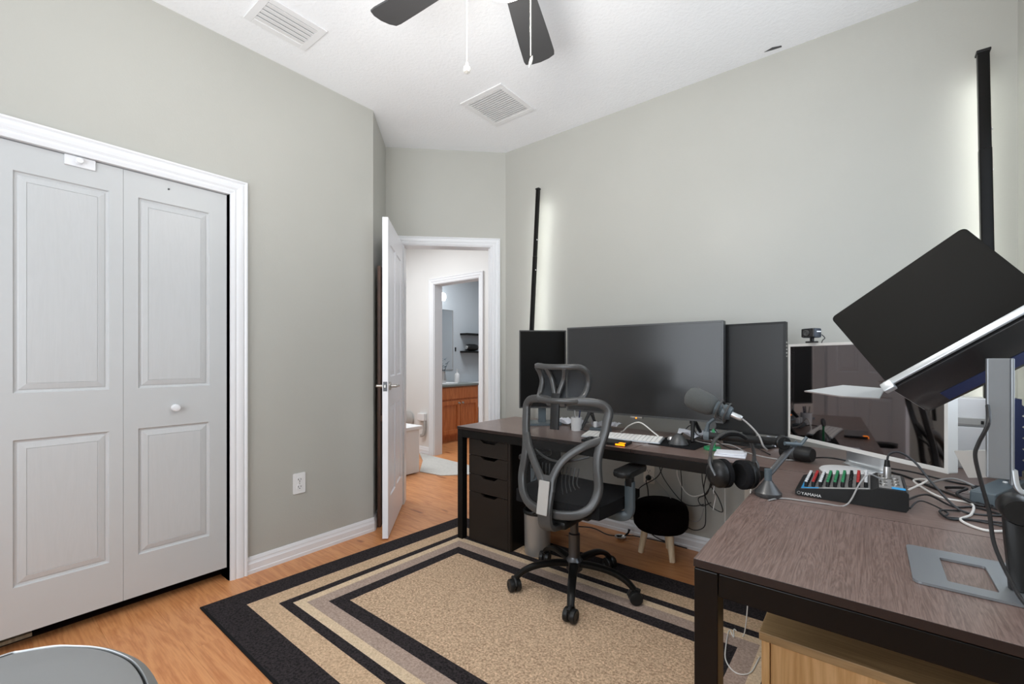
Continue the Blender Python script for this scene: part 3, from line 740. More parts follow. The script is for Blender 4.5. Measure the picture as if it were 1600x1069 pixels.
# ------------------------------------------------------------------ outlets
def outlet(name, label, m, mat='white'):
    t = thing(name, label, 'outlet'); t.matrix_world = m
    bm = BM(); prism(bm, rrect(.072, .118, .006, 3), 0, .006, bev=.0015); obj('cover_plate', bm, mat, t)
    for s in (-1, 1):
        bm = BM(); prism(bm, rrect(.034, .030, .012, 5, 0, s * .021), .006, .008); so = obj('socket', bm, mat, t)
        bm = BM()
        for x in (-.007, .007): box(bm, x - .0015, x + .0015, s * .021 - .002, s * .021 + .007, .008, .0084)
        lathe(bm, [(0, .008), (.003, .008), (.003, .0084), (0, .0084)], 10, TR(0, s * .021 - .008, 0)); obj('slots', bm, 'blk', so)
    bm = BM(); lathe(bm, [(0, .006), (.0028, .006), (.0028, .0074), (0, .0074)], 10); obj('screw', bm, 'nickel', t)
outlet('wall_outlet', 'white duplex outlet on the grey wall beside the closet', basis((XL + .0005, 1.266, .425), (0, 1, 0), (0, 0, 1), (1, 0, 0)))
outlet('wall_outlet', 'cream outlet with a black plug under the long desk', basis((-1.098, YB - .0005, .41), (1, 0, 0), (0, 0, 1), (0, -1, 0)), 'cream')
outlet('wall_outlet', 'cream outlet low on the wall near the inner corner of the desks', basis((-.510, YB - .0005, .395), (1, 0, 0), (0, 0, 1), (0, -1, 0)), 'cream')

# ------------------------------------------------------------------ RUG
rug = thing('area_rug', 'large beige rug with charcoal, cream and taupe striped border under the office chair', 'rug')
C4 = [Vector((-2.402, .717)), Vector((-.01, .700)), Vector((-.02, 2.345)), Vector((-2.300, 2.305))]
RW, RL = 2.36, 1.60
def rp(u, v):  # u 0..RW, v 0..RL
    a, b = u / RW, v / RL
    return C4[0] * (1 - a) * (1 - b) + C4[1] * a * (1 - b) + C4[2] * a * b + C4[3] * (1 - a) * b
bands = [(0, .008, 'dark'), (.008, .142, 'dark'), (.142, .240, 'beige'), (.240, .284, 'dark'), (.284, .327, 'creamp'), (.327, .395, 'taupe'), (.395, .462, 'dark')]
zr = .011
for bi, (i0, i1, mk) in enumerate(bands[1:]):
    bm = BM(); st = .12
    cs0 = [(i0, i0), (RW - i0, i0), (RW - i0, RL - i0), (i0, RL - i0)]; cs1 = [(i1, i1), (RW - i1, i1), (RW - i1, RL - i1), (i1, RL - i1)]
    for s in range(4):
        a0, a1 = cs0[s], cs0[(s + 1) % 4]; b0, b1 = cs1[s], cs1[(s + 1) % 4]; n = 16 if s % 2 == 0 else 11
        ring = []
        for i in range(n + 1):
            t = i / n
            p = rp(a0[0] + (a1[0] - a0[0]) * t, a0[1] + (a1[1] - a0[1]) * t); q = rp(b0[0] + (b1[0] - b0[0]) * t, b0[1] + (b1[1] - b0[1]) * t)
            ring.append((bm.verts.new((p.x, p.y, zr)), bm.verts.new((q.x, q.y, zr))))
        for i in range(n): bm.faces.new((ring[i][0], ring[i + 1][0], ring[i + 1][1], ring[i][1]))
    bmesh.ops.remove_doubles(bm, verts=bm.verts, dist=.0005)
    obj('border_stripe', bm, mk, rug)
bm = BM(); i1 = .462
q = [rp(i1, i1), rp(RW - i1, i1), rp(RW - i1, RL - i1), rp(i1, RL - i1)]
bm.faces.new([bm.verts.new((p.x, p.y, zr)) for p in q]); obj('centre_field', bm, 'centre', rug)
bm = BM()
e0 = [rp(0, 0), rp(RW, 0), rp(RW, RL), rp(0, RL)]; e1 = [rp(.009, .009), rp(RW - .009, .009), rp(RW - .009, RL - .009), rp(.009, RL - .009)]
for s in range(4):
    p0, p1, r0, r1 = e0[s], e0[(s + 1) % 4], e1[s], e1[(s + 1) % 4]
    ls = [[bm.verts.new((p.x, p.y, z)) for p, z in ((a_, .0005), (a_, .007), (b_, .0105), (b_, .0005))] for a_, b_ in ((p0, r0), (p1, r1))]
    for k in range(4): bm.faces.new((ls[0][k], ls[0][(k + 1) % 4], ls[1][(k + 1) % 4], ls[1][k]))
obj('bound_edge', bm, 'blkfab', rug)

# ------------------------------------------------------------------ DESKS
DT = .72
ld = thing('long_desk', 'long dark brown desk with black frame along the rear wall holding the monitors', 'desk')
LX0, LX1, LY0, LY1 = -2.045, .455, 2.01, 2.605
for x0, x1 in ((LX0, -.8825), (-.8805, LX1)):
    bm = BM(); box(bm, x0, x1, LY0, LY1, DT - .018, DT, bev=.0015); top_only(bm); obj('tabletop', bm, ['deskedge', 'desk'], ld)
def rail(bm, a, b): box(bm, a[0], b[0], a[1], b[1], a[2], b[2], bev=.002)
for a, b in (((LX0 + .045, LY0 + .003, DT - .066), (LX1 - .045, LY0 + .028, DT - .019)), ((LX0 + .045, LY1 - .028, DT - .066), (LX1 - .045, LY1 - .003, DT - .019)), ((LX0 + .003, LY0 + .045, DT - .066), (LX0 + .028, LY1 - .045, DT - .019)), ((LX1 - .028, LY0 + .045, DT - .066), (LX1 - .003, LY1 - .045, DT - .019))):
    bm = BM(); rail(bm, a, b); obj('frame_rail', bm, 'blkmetal', ld)
for x in (LX0 + .002, LX1 - .045):
    for y in (LY0 + .002, LY1 - .045):
        bm = BM(); box(bm, x, x + .043, y, y + .043, .0 + (.0115 if y < 2.3 and -2.2 < x < 0 else .001), DT - .019, bev=.002); obj('leg', bm, 'blkmetal', ld)
sd = thing('corner_desk', 'dark brown desk with black square legs nearest the camera under the laptop', 'desk')
SX0, SX1, SY0, SY1 = -.295, .470, .998, 2.005
bm = BM(); box(bm, SX0, SX1, SY0, 1.5545, DT - .018, DT, bev=.0012); top_only(bm); obj('tabletop', bm, ['deskedge', 'desky'], sd)
bm = BM(); box(bm, SX0, SX1, 1.5565, SY1, DT - .018, DT, bev=.0012); top_only(bm); obj('tabletop', bm, ['deskedge', 'desk'], sd)
for a, b in (((SX0 + .050, SY0 + .002, DT - .069), (SX1 - .050, SY0 + .027, DT - .020)), ((SX0 + .050, SY1 - .027, DT - .069), (SX1 - .05, SY1 - .002, DT - .020)), ((SX0 + .002, SY0 + .050, DT - .069), (SX0 + .027, SY1 - .05, DT - .020)), ((SX1 - .027, SY0 + .05, DT - .069), (SX1 - .002, SY1 - .05, DT - .020))):
    bm = BM(); rail(bm, a, b); obj('frame_rail', bm, 'blkmetal', sd)
for x in (SX0 + .001, SX1 - .05):
    for y in (SY0 + .001, SY1 - .05):
        bm = BM(); box(bm, x, x + .048, y, y + .048, .012 if x < 0 else .001, DT - .020, bev=.0025); obj('leg', bm, 'blkmetal', sd)

# drawer unit
du = thing('drawer_unit', 'black brown drawer unit with four drawers under the left end of the long desk', 'drawers', (-1.975, 2.045, .0115))
W_, D_, H_ = .335, .55, .635
bm = BM()
box(bm, 0, .018, .018, D_, .0, H_); box(bm, W_ - .018, W_, .018, D_, 0, H_); box(bm, .018, W_ - .018, .018, D_, 0, .02); box(bm, .018, W_ - .018, .018, D_, H_ - .018, H_); box(bm, .018, W_ - .018, D_ - .018, D_, .02, H_ - .018)
obj('body', bm, 'drawerdark', du)
bm = BM(); box(bm, W_ - .018, W_, 0, .0175, 0, H_, bev=.001); obj('side_panel', bm, 'drawer', du)
def front_notch(z0, z1, notch=True):
    """drawer front polygon in XZ with cut-out handle notch in the top edge"""
    a, b = .002, W_ - .020; c = (a + b) / 2 + .01; hw = .072
    poly = [(a, z0), (b, z0), (b, z1)]
    if notch: poly += [(c + hw, z1), (c + hw - .018, z1 - .010), (c + hw - .030, z1 - .018), (c - hw + .030, z1 - .018), (c - hw + .018, z1 - .010), (c - hw, z1)]
    poly += [(a, z1)]
    bm = BM(); prism(bm, poly, -.0175, 0, mat=RX(PI / 2)); return bm
for z0, z1 in ((.003, .303), (.306, .414), (.417, .532), (.535, .633)):
    dr = obj('drawer', front_notch(z0, z1), 'drawer', du)
    bm = BM(); box(bm, .03, W_ - .03, .02, D_ - .03, z0 + .01, z1 - .045); obj('drawer_box', bm, 'drawerdark', dr)

# ------------------------------------------------------------------ OFFICE CHAIR
ch = thing('office_chair', 'grey and black mesh office chair with headrest on five casters', 'chair', (-1.144, 1.935, 0))
zf = .0115
bm = BM(); lathe(bm, [(0, .095), (.030, .095), (.040, .105), (.042, .150), (.030, .165), (.028, .17), (.028, .28), (.021, .285), (.021, .40), (0, .40)], 28); obj('gas_lift', bm, 'darkmetal', ch, True)
for k in range(5):
    a = math.radians(225.5 + 72 * k)
    bm = BM()
    pts = spline([(.02, 0, .135), (.10, 0, .140), (.19, 0, .132), (.255, 0, .108), (.296, 0, .075)], 5)
    ribbon(bm, pts, [.030 - .006 * i / 20 for i in range(21)], [.046 - .014 * i / 20 for i in range(21)], (0, 1, 0), n=12, e=.7)
    for v in bm.verts: v.co = RZ(a) @ v.co
    lg = obj('leg', bm, 'blkmetal', ch, True)
    ca = a + .9 * (k - 2) + .5
    bm = BM(); R_ = TR(.300 * math.cos(a), .300 * math.sin(a), 0) @ RZ(ca)
    for s in (-1, 1):
        lathe(bm, [(0, -.011), (.012, -.011), (.014, -.013), (.025, -.013), (.030, -.009), (.031, 0), (.030, .009), (.025, .012), (0, .012)], 28, R_ @ TR(0, s * .0165, zf + .031) @ RX(PI / 2))
    lathe(bm, [(0, .045), (.010, .045), (.010, .080), (0, .080)], 12, R_)
    box(bm, -.018, .020, -.004, .004, .030, .060, mat=R_, bev=.001)
    tube(bm, [R_ @ p for p in spline([(-.030, 0, zf + .038), (-.022, 0, zf + .058), (0, 0, zf + .066), (.022, 0, zf + .058)], 3)], .009, 8)
    obj('caster', bm, 'blk', lg, True)
# seat
bm = BM()
sw, sdp = .49, .47
gx, gy = 12, 12
def seatz(u, v, top):
    e = max(abs(u), abs(v)); f = 1 - max(0, e - .6) ** 2 * 3.2 * .5
    z = .452 + .050 * f + .012 * abs(u) ** 2 - (.03 * max(0, v - .5) ** 1.5 * 2)
    return z if top else .432 + .01 * e
grid = {}
for top in (1, 0):
    for i in range(gx + 1):
        for j in range(gy + 1):
            u, v = -1 + 2 * i / gx, -1 + 2 * j / gy
            x = u * sw / 2 * (1 - .07 * v * v); y = v * sdp / 2 * (1 - .06 * u * u) + .045
            grid[top, i, j] = bm.verts.new((x, y, seatz(u, v, top)))
    for i in range(gx):
        for j in range(gy): bm.faces.new([grid[top, a_, b_] for a_, b_ in ((i, j), (i + 1, j), (i + 1, j + 1), (i, j + 1))])
bd_ = [(i, 0) for i in range(gx)] + [(gx, j) for j in range(gy)] + [(gx - i, gy) for i in range(gx)] + [(0, gy - j) for j in range(gy)]
for k in range(len(bd_)):
    p, q_ = bd_[k], bd_[(k + 1) % len(bd_)]
    bm.faces.new((grid[0, p[0], p[1]], grid[0, q_[0], q_[1]], grid[1, q_[0], q_[1]], grid[1, p[0], p[1]]))
obj('seat', bm, 'blkfab', ch, True)
bm = BM(); box(bm, -.15, .15, -.13, .17, .405, .434, bev=.01); box(bm, -.07, .07, -.20, .10, .365, .405, bev=.014)
obj('tilt_mechanism', bm, 'blk', ch, True)
bm = BM(); tube(bm, [(-.06, -.03, .385), (-.16, -.06, .375), (-.20, -.08, .36)], [.006, .006, .010], 10); obj('tilt_lever', bm, 'blk', ch, True)
# back outline (x, z) ; y follows the curve
def by(z): return -.235 + .16 * (z - .45)     # relative to hub (Y = 1.70 .. 1.78)
def half(z):
    tb = [(z_, x_ * .965) for z_, x_ in [(.445, .00), (.450, .08), (.462, .14), (.490, .185), (.53, .208), (.58, .217), (.64, .209), (.70, .204), (.76, .212), (.82, .226), (.87, .232), (.905, .236), (.93, .222), (.948, .185), (.953, .10), (.945, 0)]]
    return tb
H0 = half(0)
cxb = .010
right_side = [(x, z) for z, x in H0]; 
outline = [(cxb + x, z) for x, z in right_side] + [(cxb - x, z) for x, z in right_side[-2:0:-1]]
def wrapy(x, z): return by(z) + .06 * (abs(x - cxb) / .23) ** 2
P3 = spline([(x, wrapy(x, z), z) for x, z in outline], 4, closed=True)
def wof(z): return .039
bm = BM(); ribbon(bm, P3, [wof(p.z) for p in P3], .026, (0, 1, 0), closed=True, n=14, e=.5); obj('back_frame', bm, 'greyframe', ch, True)
# Y brace
def brace(pts, w0, w1, d0=.024):
    bm = BM(); q_ = spline(pts, 8); n = len(q_)
    ribbon(bm, q_, [w0 + (w1 - w0) * i / (n - 1) for i in range(n)], d0, (0, 1, 0), n=12, e=.6); return bm
yv = lambda x, z, o=0: (x, wrapy(x, z) - o, z)
bm = brace([yv(cxb - .198, .775), yv(cxb - .160, .72, .01), yv(cxb - .100, .655, .02), yv(cxb - .045, .60, .03), yv(cxb - .022, .55, .035)], .034, .038)
q_ = spline([yv(cxb + .205, .785), yv(cxb + .140, .755, .01), yv(cxb + .060, .690, .02), yv(cxb + .020, .610, .03), yv(cxb + .020, .55, .035)], 8)
ribbon(bm, q_, [.036] * len(q_), .024, (0, 1, 0), n=12, e=.6)
obj('back_brace', bm, 'greyframe', ch, True)
bm = brace([(cxb - .002, by(.62) - .022, .615), (cxb - .002, by(.55) - .032, .55), (cxb - .003, by(.45) - .035, .45), (cxb, by(.4) - .005, .385), (cxb, -.13, .372)], .075, .070, .03); sp_ = obj('spine', bm, 'greyframe', ch, True)
bm = BM(); box(bm, cxb - .034, cxb + .022, -.004, .004, -.075, .075, bev=.003, mat=TR(0, by(.5) - .052, .525) @ RX(-.16)); obj('cover_plate', bm, 'greylight', sp_)
# mesh
bm = BM(); rows = 26; cols = 16; gv = []
def hw_at(z):
    for (za, xa), (zb, xb) in zip(H0, H0[1:]):
        if za <= z <= zb: return xa + (xb - xa) * (z - za) / max(1e-6, zb - za)
    return .1
for i in range(rows + 1):
    z = .462 + (.938 - .462) * i / rows; hwz = hw_at(z)
    gv.append([bm.verts.new((cxb + hwz * (-1 + 2 * j / cols), wrapy(cxb + hwz * (-1 + 2 * j / cols), z) + .004, z)) for j in range(cols + 1)])
for i in range(rows):
    for j in range(cols): bm.faces.new((gv[i][j], gv[i][j + 1], gv[i + 1][j + 1], gv[i + 1][j]))
obj('back_mesh', bm, 'meshback', ch, True)
# lumbar pad in front of the mesh, with raised ribs
bm = BM(); q_ = spline([(cxb - .15, by(.7) + .055, .705), (cxb - .07, by(.7) + .025, .68), (cxb, by(.7) + .018, .672), (cxb + .07, by(.7) + .025, .68), (cxb + .15, by(.7) + .055, .705)], 6); ribbon(bm, q_, .010, .010, (0, 1, 0), n=8)
for s in (-1, 1):
    for k in range(5):
        x = cxb + s * (.035 + .020 * k)
        tube(bm, spline([(x + s * .012, by(.55) + .02 + .05 * ((x - cxb) / .2) ** 2, .53 + .01 * k), (x, by(.6) + .022, .59), (x + s * .004, by(.66) + .025, .655)], 5), .0028, 6)
lb = obj('lumbar_support', bm, 'greyframe', ch, True)
# headrest
zh = 1.035
bm = BM()
hp = [(-.150, zh + .078), (-.075, zh + .075), (0, zh + .074), (.075, zh + .075), (.130, zh + .072), (.150, zh + .040), (.148, zh - .010), (.140, zh - .055), (.115, zh - .080), (.04, zh - .082), (-.04, zh - .082), (-.118, zh - .078), (-.138, zh - .055), (-.136, zh), (-.146, zh + .045)]
hy = lambda x, z: -.140 + .05 * (abs(x) / .15) ** 2 - .04 * ((z - zh) / .08) ** 2
Q = spline([(cxb - .012 + x * .88, hy(x, z), z) for x, z in hp], 4, closed=True)
ribbon(bm, Q, .027, .026, (0, 1, 0), closed=True, n=12, e=.6)
hr = obj('headrest', bm, 'greyframe', ch, True)
bm = BM()
for s in (-1, 1):
    q_ = spline([(cxb - .007 + s * .050, hy(.05, zh + .07) - .012, zh + .068), (cxb - .007 + s * .034, -.158, zh + .02), (cxb - .007 + s * .014, -.165, zh - .04), (cxb - .007 + s * .008, -.168, zh - .07)], 6); ribbon(bm, q_, .020, .016, (0, 1, 0), n=10)
obj('headrest_fork', bm, 'greyframe', hr, True)
bm = BM(); gv = []
for i in range(7):
    z = zh - .072 + .142 * i / 6
    gv.append([bm.verts.new((cxb - .012 + .120 * (-1 + 2 * j / 10), hy(.136 * (-1 + 2 * j / 10), z) + .008, z)) for j in range(11)])
for i in range(6):
    for j in range(10): bm.faces.new((gv[i][j], gv[i][j + 1], gv[i + 1][j + 1], gv[i + 1][j]))
obj('headrest_mesh', bm, 'headmesh', hr, True)
bm = BM(); q_ = spline([(cxb - .007, -.168, zh - .05), (cxb - .007, -.175, .96), (cxb - .007, -.180, .90), (cxb - .007, -.185, .82)], 4); ribbon(bm, q_, .048, .014, (0, 1, 0), n=10, e=.4); obj('headrest_stem', bm, 'blk', ch, True)
bm = BM(); box(bm, cxb - .060, cxb + .045, -.180, -.150, .925, .965, bev=.008); obj('stem_clamp', bm, 'greyframe', ch, True)
# arms
for s in (-1, 1):
    bm = BM()
    q_ = spline([(s * .16, .03, .410), (s * .235, .035, .408), (s * .268, .045, .43), (s * .272, .045, .50), (s * .272, .045, .575)], 6)
    ribbon(bm, q_, .046, .034, (0, 1, 0), n=12, e=.55)
    ar = obj('armrest', bm, 'tealgrey', ch, True)
    bm = BM(); box(bm, s * .272 - .018, s * .272 + .018, .028, .060, .55, .612, bev=.006); obj('arm_sleeve', bm, 'blk', ar, True)
    bm = BM(); prism(bm, rrect(.085, .23, .03, 6), 0, .026, mat=TR(s * .272, .05, .613), bev=.008); obj('arm_pad', bm, 'blk', ar, True)
    bm = BM(); lathe(bm, [(0, 0), (.026, 0), (.030, .006), (.026, .022), (0, .024)], 20, TR(s * .215, .12, .46) @ RY(s * PI / 2)); obj('side_knob', bm, 'blk', ar, True)

# steel bin beside the drawers
tb = thing('waste_bin', 'small round steel waste bin between drawer unit and chair', 'bin', (-1.520, 2.150, .0115))
bm = BM(); lathe(bm, [(0, 0), (.072, 0), (.075, .006), (.078, .235), (.080, .24), (.076, .24), (.073, .01), (0, .008)], 40); obj('body', bm, 'binsteel', tb, True)
bm = BM(); lathe(bm, [(.079, .236), (.084, .238), (.086, .250), (.080, .258), (.074, .258), (.070, .20), (.073, .20)], 40); obj('liner_rim', bm, 'blk', tb, True)

# plush stool
st_ = thing('round_stool', 'black plush round stool with pale wooden legs under the long desk', 'stool', (-.955, 2.60, 0))
bm = BM(); lathe(bm, [(0, .15), (.10, .15), (.135, .158), (.152, .18), (.156, .22), (.155, .265), (.147, .293), (.12, .308), (0, .314)], 40); obj('seat', bm, 'plush', st_, True)
for a in (200, 320, 80):
    a = math.radians(a + 5); c, s = math.cos(a), math.sin(a)
    bm = BM(); tube(bm, [(.085 * c, .085 * s, .152), (.112 * c, .112 * s, .001)], [.021, .016], 16); obj('leg', bm, 'legwood', st_, True)
# metal dish
md = thing('metal_dish', 'small shiny metal dish with dark handle on the floor by the rear baseboard', 'dish', (-1.235, 2.66, 0.001), .9)
bm = BM(); lathe(bm, [(0, .003), (.02, .003), (.033, .012), (.036, .018), (.030, .018), (.018, .008), (0, .007)], 28); obj('bowl', bm, 'steel', md, True)
bm = BM(); tube(bm, [(.03, 0, .015), (.06, .01, .03), (.07, .015, .05)], [.005, .006, .009], 10); obj('handle', bm, 'blk', md, True)

# ------------------------------------------------------------------ MONITORS
def monitor(name, label, w, h, t, loc, rotz, bez, framem, screenm, foot, fmat='blk', chin=0, cat='monitor'):
    """local: screen faces -Y, x centred, z from 0 = bottom of panel; loc z = desk top"""
    lift = foot['lift']
    r = thing(name, label, cat, loc, rotz)
    bm = BM(); prism(bm, rrect(w, h, .004, 3, 0, lift + h / 2), -t, 0, mat=RX(PI / 2), bev=.0015)
    # cut look: raised bezel ring
    for q in ((-w / 2, w / 2, lift + h - bez, lift + h), (-w / 2, w / 2, lift, lift + bez + chin), (-w / 2, -w / 2 + bez, lift + bez + chin, lift + h - bez), (w / 2 - bez, w / 2, lift + bez + chin, lift + h - bez)):
        box(bm, q[0], q[1], -.0025, .002, q[2], q[3], bev=.0006, seg=1)
    body = obj('housing', bm, framem, r)
    bm = BM(); box(bm, -w / 2 + bez, w / 2 - bez, -.0012, .001, lift + bez + chin, lift + h - bez); obj('screen', bm, screenm, r)
    return r
# large central display: facing -Y, on two feet
cm = monitor('large_monitor', 'very wide black monitor in the middle of the long desk', .905, .515, .045, (-1.017, 2.40, DT), 0, .009, 'greyframe', 'screen', dict(lift=.105))
for s in (-1, 1):
    bm = BM()
    tube(bm, [(s * .30, .02, .115), (s * .32, -.06, .006)], [.012, .008], 10); tube(bm, [(s * .30, .02, .115), (s * .32, .13, .006)], [.012, .008], 10)
    box(bm, s * .30 - .012, s * .30 + .012, .0, .04, .09, .15, bev=.002); obj('foot', bm, 'blk', cm, True)
bm = BM(); box(bm, -.035, .035, -.006, .012, .092, .104, bev=.002); obj('sensor_bar', bm, 'nickel', cm)
bm = BM(); bmesh.ops.create_icosphere(bm, subdivisions=2, radius=.004, matrix=TR(0, -.008, .096)); obj('power_light', bm, 'amber', cm)
# left portrait monitor (faces the camera direction)
lm = monitor('portrait_monitor', 'narrow upright black monitor at the door end of the long desk', .305, .505, .03, (-1.655, 2.40, DT), math.radians(41), .008, 'greyframe', 'screenblack', dict(lift=.107))
bm = BM(); box(bm, -.025, .025, .03, .05, .012, .35, bev=.003); obj('stand_neck', bm, 'tealgrey', lm)
bm = BM(); prism(bm, rrect(.24, .18, .02, 5, 0, .03), .001, .014, bev=.003); obj('stand_base', bm, 'tealgrey', lm)
# right black monitor
ra = math.atan2(2.408 - 2.449, -.299 + .568)
rm = monitor('upright_monitor', 'black monitor squeezed between the wide and the silver monitor', .345, .535, .03, (-.299 - .345 / 2 * math.cos(ra), 2.408 - .345 / 2 * math.sin(ra), DT), ra, .010, 'blk', 'screenmatte', dict(lift=.066))
bm = BM(); box(bm, -.03, .03, .03, .05, .012, .30, bev=.003); obj('stand_neck', bm, 'blk', rm)
bm = BM(); prism(bm, rrect(.22, .12, .02, 5, 0, .04), .001, .013, bev=.003); obj('stand_base', bm, 'blk', rm)
for k in range(5):
    bm = BM(); box(bm, .1726, .1745, .005, .016, .50 - k * .016, .507 - k * .016); obj('button', bm, 'nickel', rm)
# silver monitor 45 deg
sa = math.atan2(1.919 - 2.366, .194 + .283)
sm = monitor('silver_monitor', 'pale silver framed monitor with glossy dark screen in the desk corner', .652, .420, .035, ((-.283 + .194) / 2, (2.366 + 1.919) / 2, DT), sa, .011, 'silverw', 'screengloss', dict(lift=.073), chin=.004)
bm = BM(); ribbon(bm, spline([(0, .03, .25), (0, .045, .12), (0, .05, .03), (0, .03, .010)], 5), .16, .010, (1, 0, 0) if False else (0, 1, 0), n=12, e=.4); obj('stand_neck', bm, 'alu', sm, True)
bm = BM(); lathe(bm, [(0, .001), (.128, .001), (.130, .004), (.126, .008), (0, .009)], 48, TR(.05, -.035, 0), sx=1.0, sy=.80); obj('stand_foot', bm, 'white', sm, True)
# webcam on top
wc = thing('webcam', 'boxy black webcam clipped on top of the silver monitor', 'webcam', (-.186, 2.262, DT + .073 + .421), sa + .12)
bm = BM(); box(bm, -.030, .030, -.022, .018, .022, .062, bev=.006); obj('body', bm, 'webcam', wc, True)
bm = BM(); box(bm, -.028, .028, -.0245, -.021, .024, .060, bev=.004); obj('face_plate', bm, 'blkgloss', wc)
bm = BM(); lathe(bm, [(0, 0), (.013, 0), (.013, .004), (.010, .005), (.007, .002), (0, .003)], 24, TR(-.004, -.0245, .042) @ RX(PI / 2)); obj('lens', bm, 'greyframe', wc, True)
bm = BM(); box(bm, -.020, .020, -.014, .012, .001, .008, bev=.002); box(bm, -.006, .006, -.006, .006, .008, .024, bev=.002); obj('clip', bm, 'blk', wc, True)
bm = BM(); box(bm, .0298, .0304, -.010, .012, .045, .050); obj('marking', bm, 'white', wc)
bm = BM(); tube(bm, spline([(.028, .018, .035), (.036, .026, .02), (.020, .03, .006), (.010, .03, -.05), (.01, .05, -.15)], 6), .0018, 6); obj('cable', bm, 'cordblk', wc)

# ------------------------------------------------------------------ DESK ITEMS
kb = thing('keyboard', 'thin white keyboard on the long desk in front of the wide monitor', 'keyboard', (-1.025, 2.225, DT + .006), rot=(.10, 0, math.radians(8)))
bm = BM(); prism(bm, rrect(.42, .118, .008, 4), .001, .010, bev=.002); obj('base_plate', bm, 'alu', kb)
for r_ in range(6):
    n = 19
    for c_ in range(n):
        if r_ == 0 and 3 < c_ < 9:
            if c_ != 6: continue
            x0, x1 = -.21 + .006 + 4 * .0215, -.21 + .006 + 9 * .0215 - .003
        else: x0 = -.21 + .006 + c_ * .0215; x1 = x0 + .0185
        bm = BM(); y0 = -.054 + r_ * .0183; box(bm, x0, x1, y0, y0 + .0155, .0101, .0135, bev=.0008, seg=1); obj('key', bm, 'keywhite', kb)
bp = thing('drawing_tablet', 'flat black tablet with a glowing amber corner in front of the white keyboard', 'tablet', (-1.045, 2.085, DT), math.radians(3))
bm = BM(); prism(bm, rrect(.235, .105, .006, 4), .001, .014, bev=.002); obj('body', bm, 'blkgloss', bp)
bm = BM(); box(bm, .070, .118, -.0545, -.051, .004, .012, bev=.001); box(bm, .085, .114, -.050, -.030, .0142, .0152); obj('amber_light', bm, 'amber', bp)
mp_ = thing('mouse_pad', 'dark grey mouse pad on the long desk', 'mat', (-.745, 2.30, DT), math.radians(-4))
bm = BM(); prism(bm, rrect(.235, .25, .012, 4), .0006, .0035); obj('pad', bm, 'blkfab', mp_)
ms = thing('vertical_mouse', 'grey cone shaped mouse on the dark mouse pad', 'mouse', (-.735, 2.245, DT + .0036), .3)
bm = BM(); lathe(bm, [(0, 0), (.040, 0), (.043, .004), (.040, .012), (.030, .030), (.018, .046), (.008, .054), (0, .056)], 32, sx=1.1); obj('body', bm, 'greyframe', ms, True)
bm = BM(); bmesh.ops.create_uvsphere(bm, u_segments=16, v_segments=10, radius=.018, matrix=TR(-.035, .012, .022)); obj('thumb_ball', bm, 'steel', ms, True)
bm = BM(); tube(bm, spline([(-.85, 2.30, DT + .02), (-.88, 2.29, DT + .045), (-.96, 2.31, DT + .085), (-1.03, 2.33, DT + .06), (-1.08, 2.36, DT + .02), (-1.12, 2.42, DT + .006)], 7), .0035, 8)
tag(obj('white_cable', bm, 'cordwht'), 'white cable arching from behind the keyboard to the mouse', 'cable')
gs = thing('phone_stand', 'dark round phone holder on a green disc base', 'stand', (-.575, 2.235, DT))
bm = BM(); lathe(bm, [(0, .001), (.036, .001), (.038, .006), (.036, .013), (0, .015)], 36); obj('base', bm, 'green', gs, True)
bm = BM(); ribbon(bm, spline([(.006, 0, .014), (.010, 0, .06), (.002, 0, .10)], 5), .014, .010, (0, 1, 0), n=10); obj('stem', bm, 'green', gs, True)
bm = BM(); lathe(bm, [(0, -.004), (.020, -.004), (.022, 0), (.020, .004), (0, .004)], 28, TR(-.004, 0, .115) @ RZ(.3) @ RX(PI / 2 - .2)); obj('holder_disc', bm, 'greyframe', gs, True)
tp = thing('tissue_packet', 'folded white papers lying on the long desk below the microphone arm', 'paper', (-.478, 2.155, DT), math.radians(8))
bm = BM(); prism(bm, rrect(.125, .115, .004, 3), .001, .010, bev=.003); obj('lower_sheet', bm, 'paper', tp)
bm = BM(); prism(bm, rrect(.11, .09, .004, 3), .0105, .016, mat=RZ(.15), bev=.002); obj('upper_sheet', bm, 'paper', tp)
# papers under the monitors
for x, y, r_, wd, lab in ((-.72, 2.50, .2, .18, 'crumpled lavender white paper behind the foot of the wide monitor'), (-1.50, 2.50, -.2, .22, 'loose white sheet under the upright monitor near the door'), (-1.25, 2.50, .1, .16, 'white sheet on the desk behind the chair headrest'), (-.37, 2.52, .3, .12, 'white paper behind the silver monitor base')):
    bm = BM(); n = 6; rr = random.Random(int(x * 100)); g = [[bm.verts.new((x + wd * (i / n - .5), y + .11 * (j / n - .5), DT + .004 + rr.random() * .045)) for j in range(n + 1)] for i in range(n + 1)]
    for i in range(n):
        for j in range(n): bm.faces.new((g[i][j], g[i + 1][j], g[i + 1][j + 1], g[i][j + 1]))
    tag(obj('crumpled_paper', bm, 'paper'), lab, 'paper')
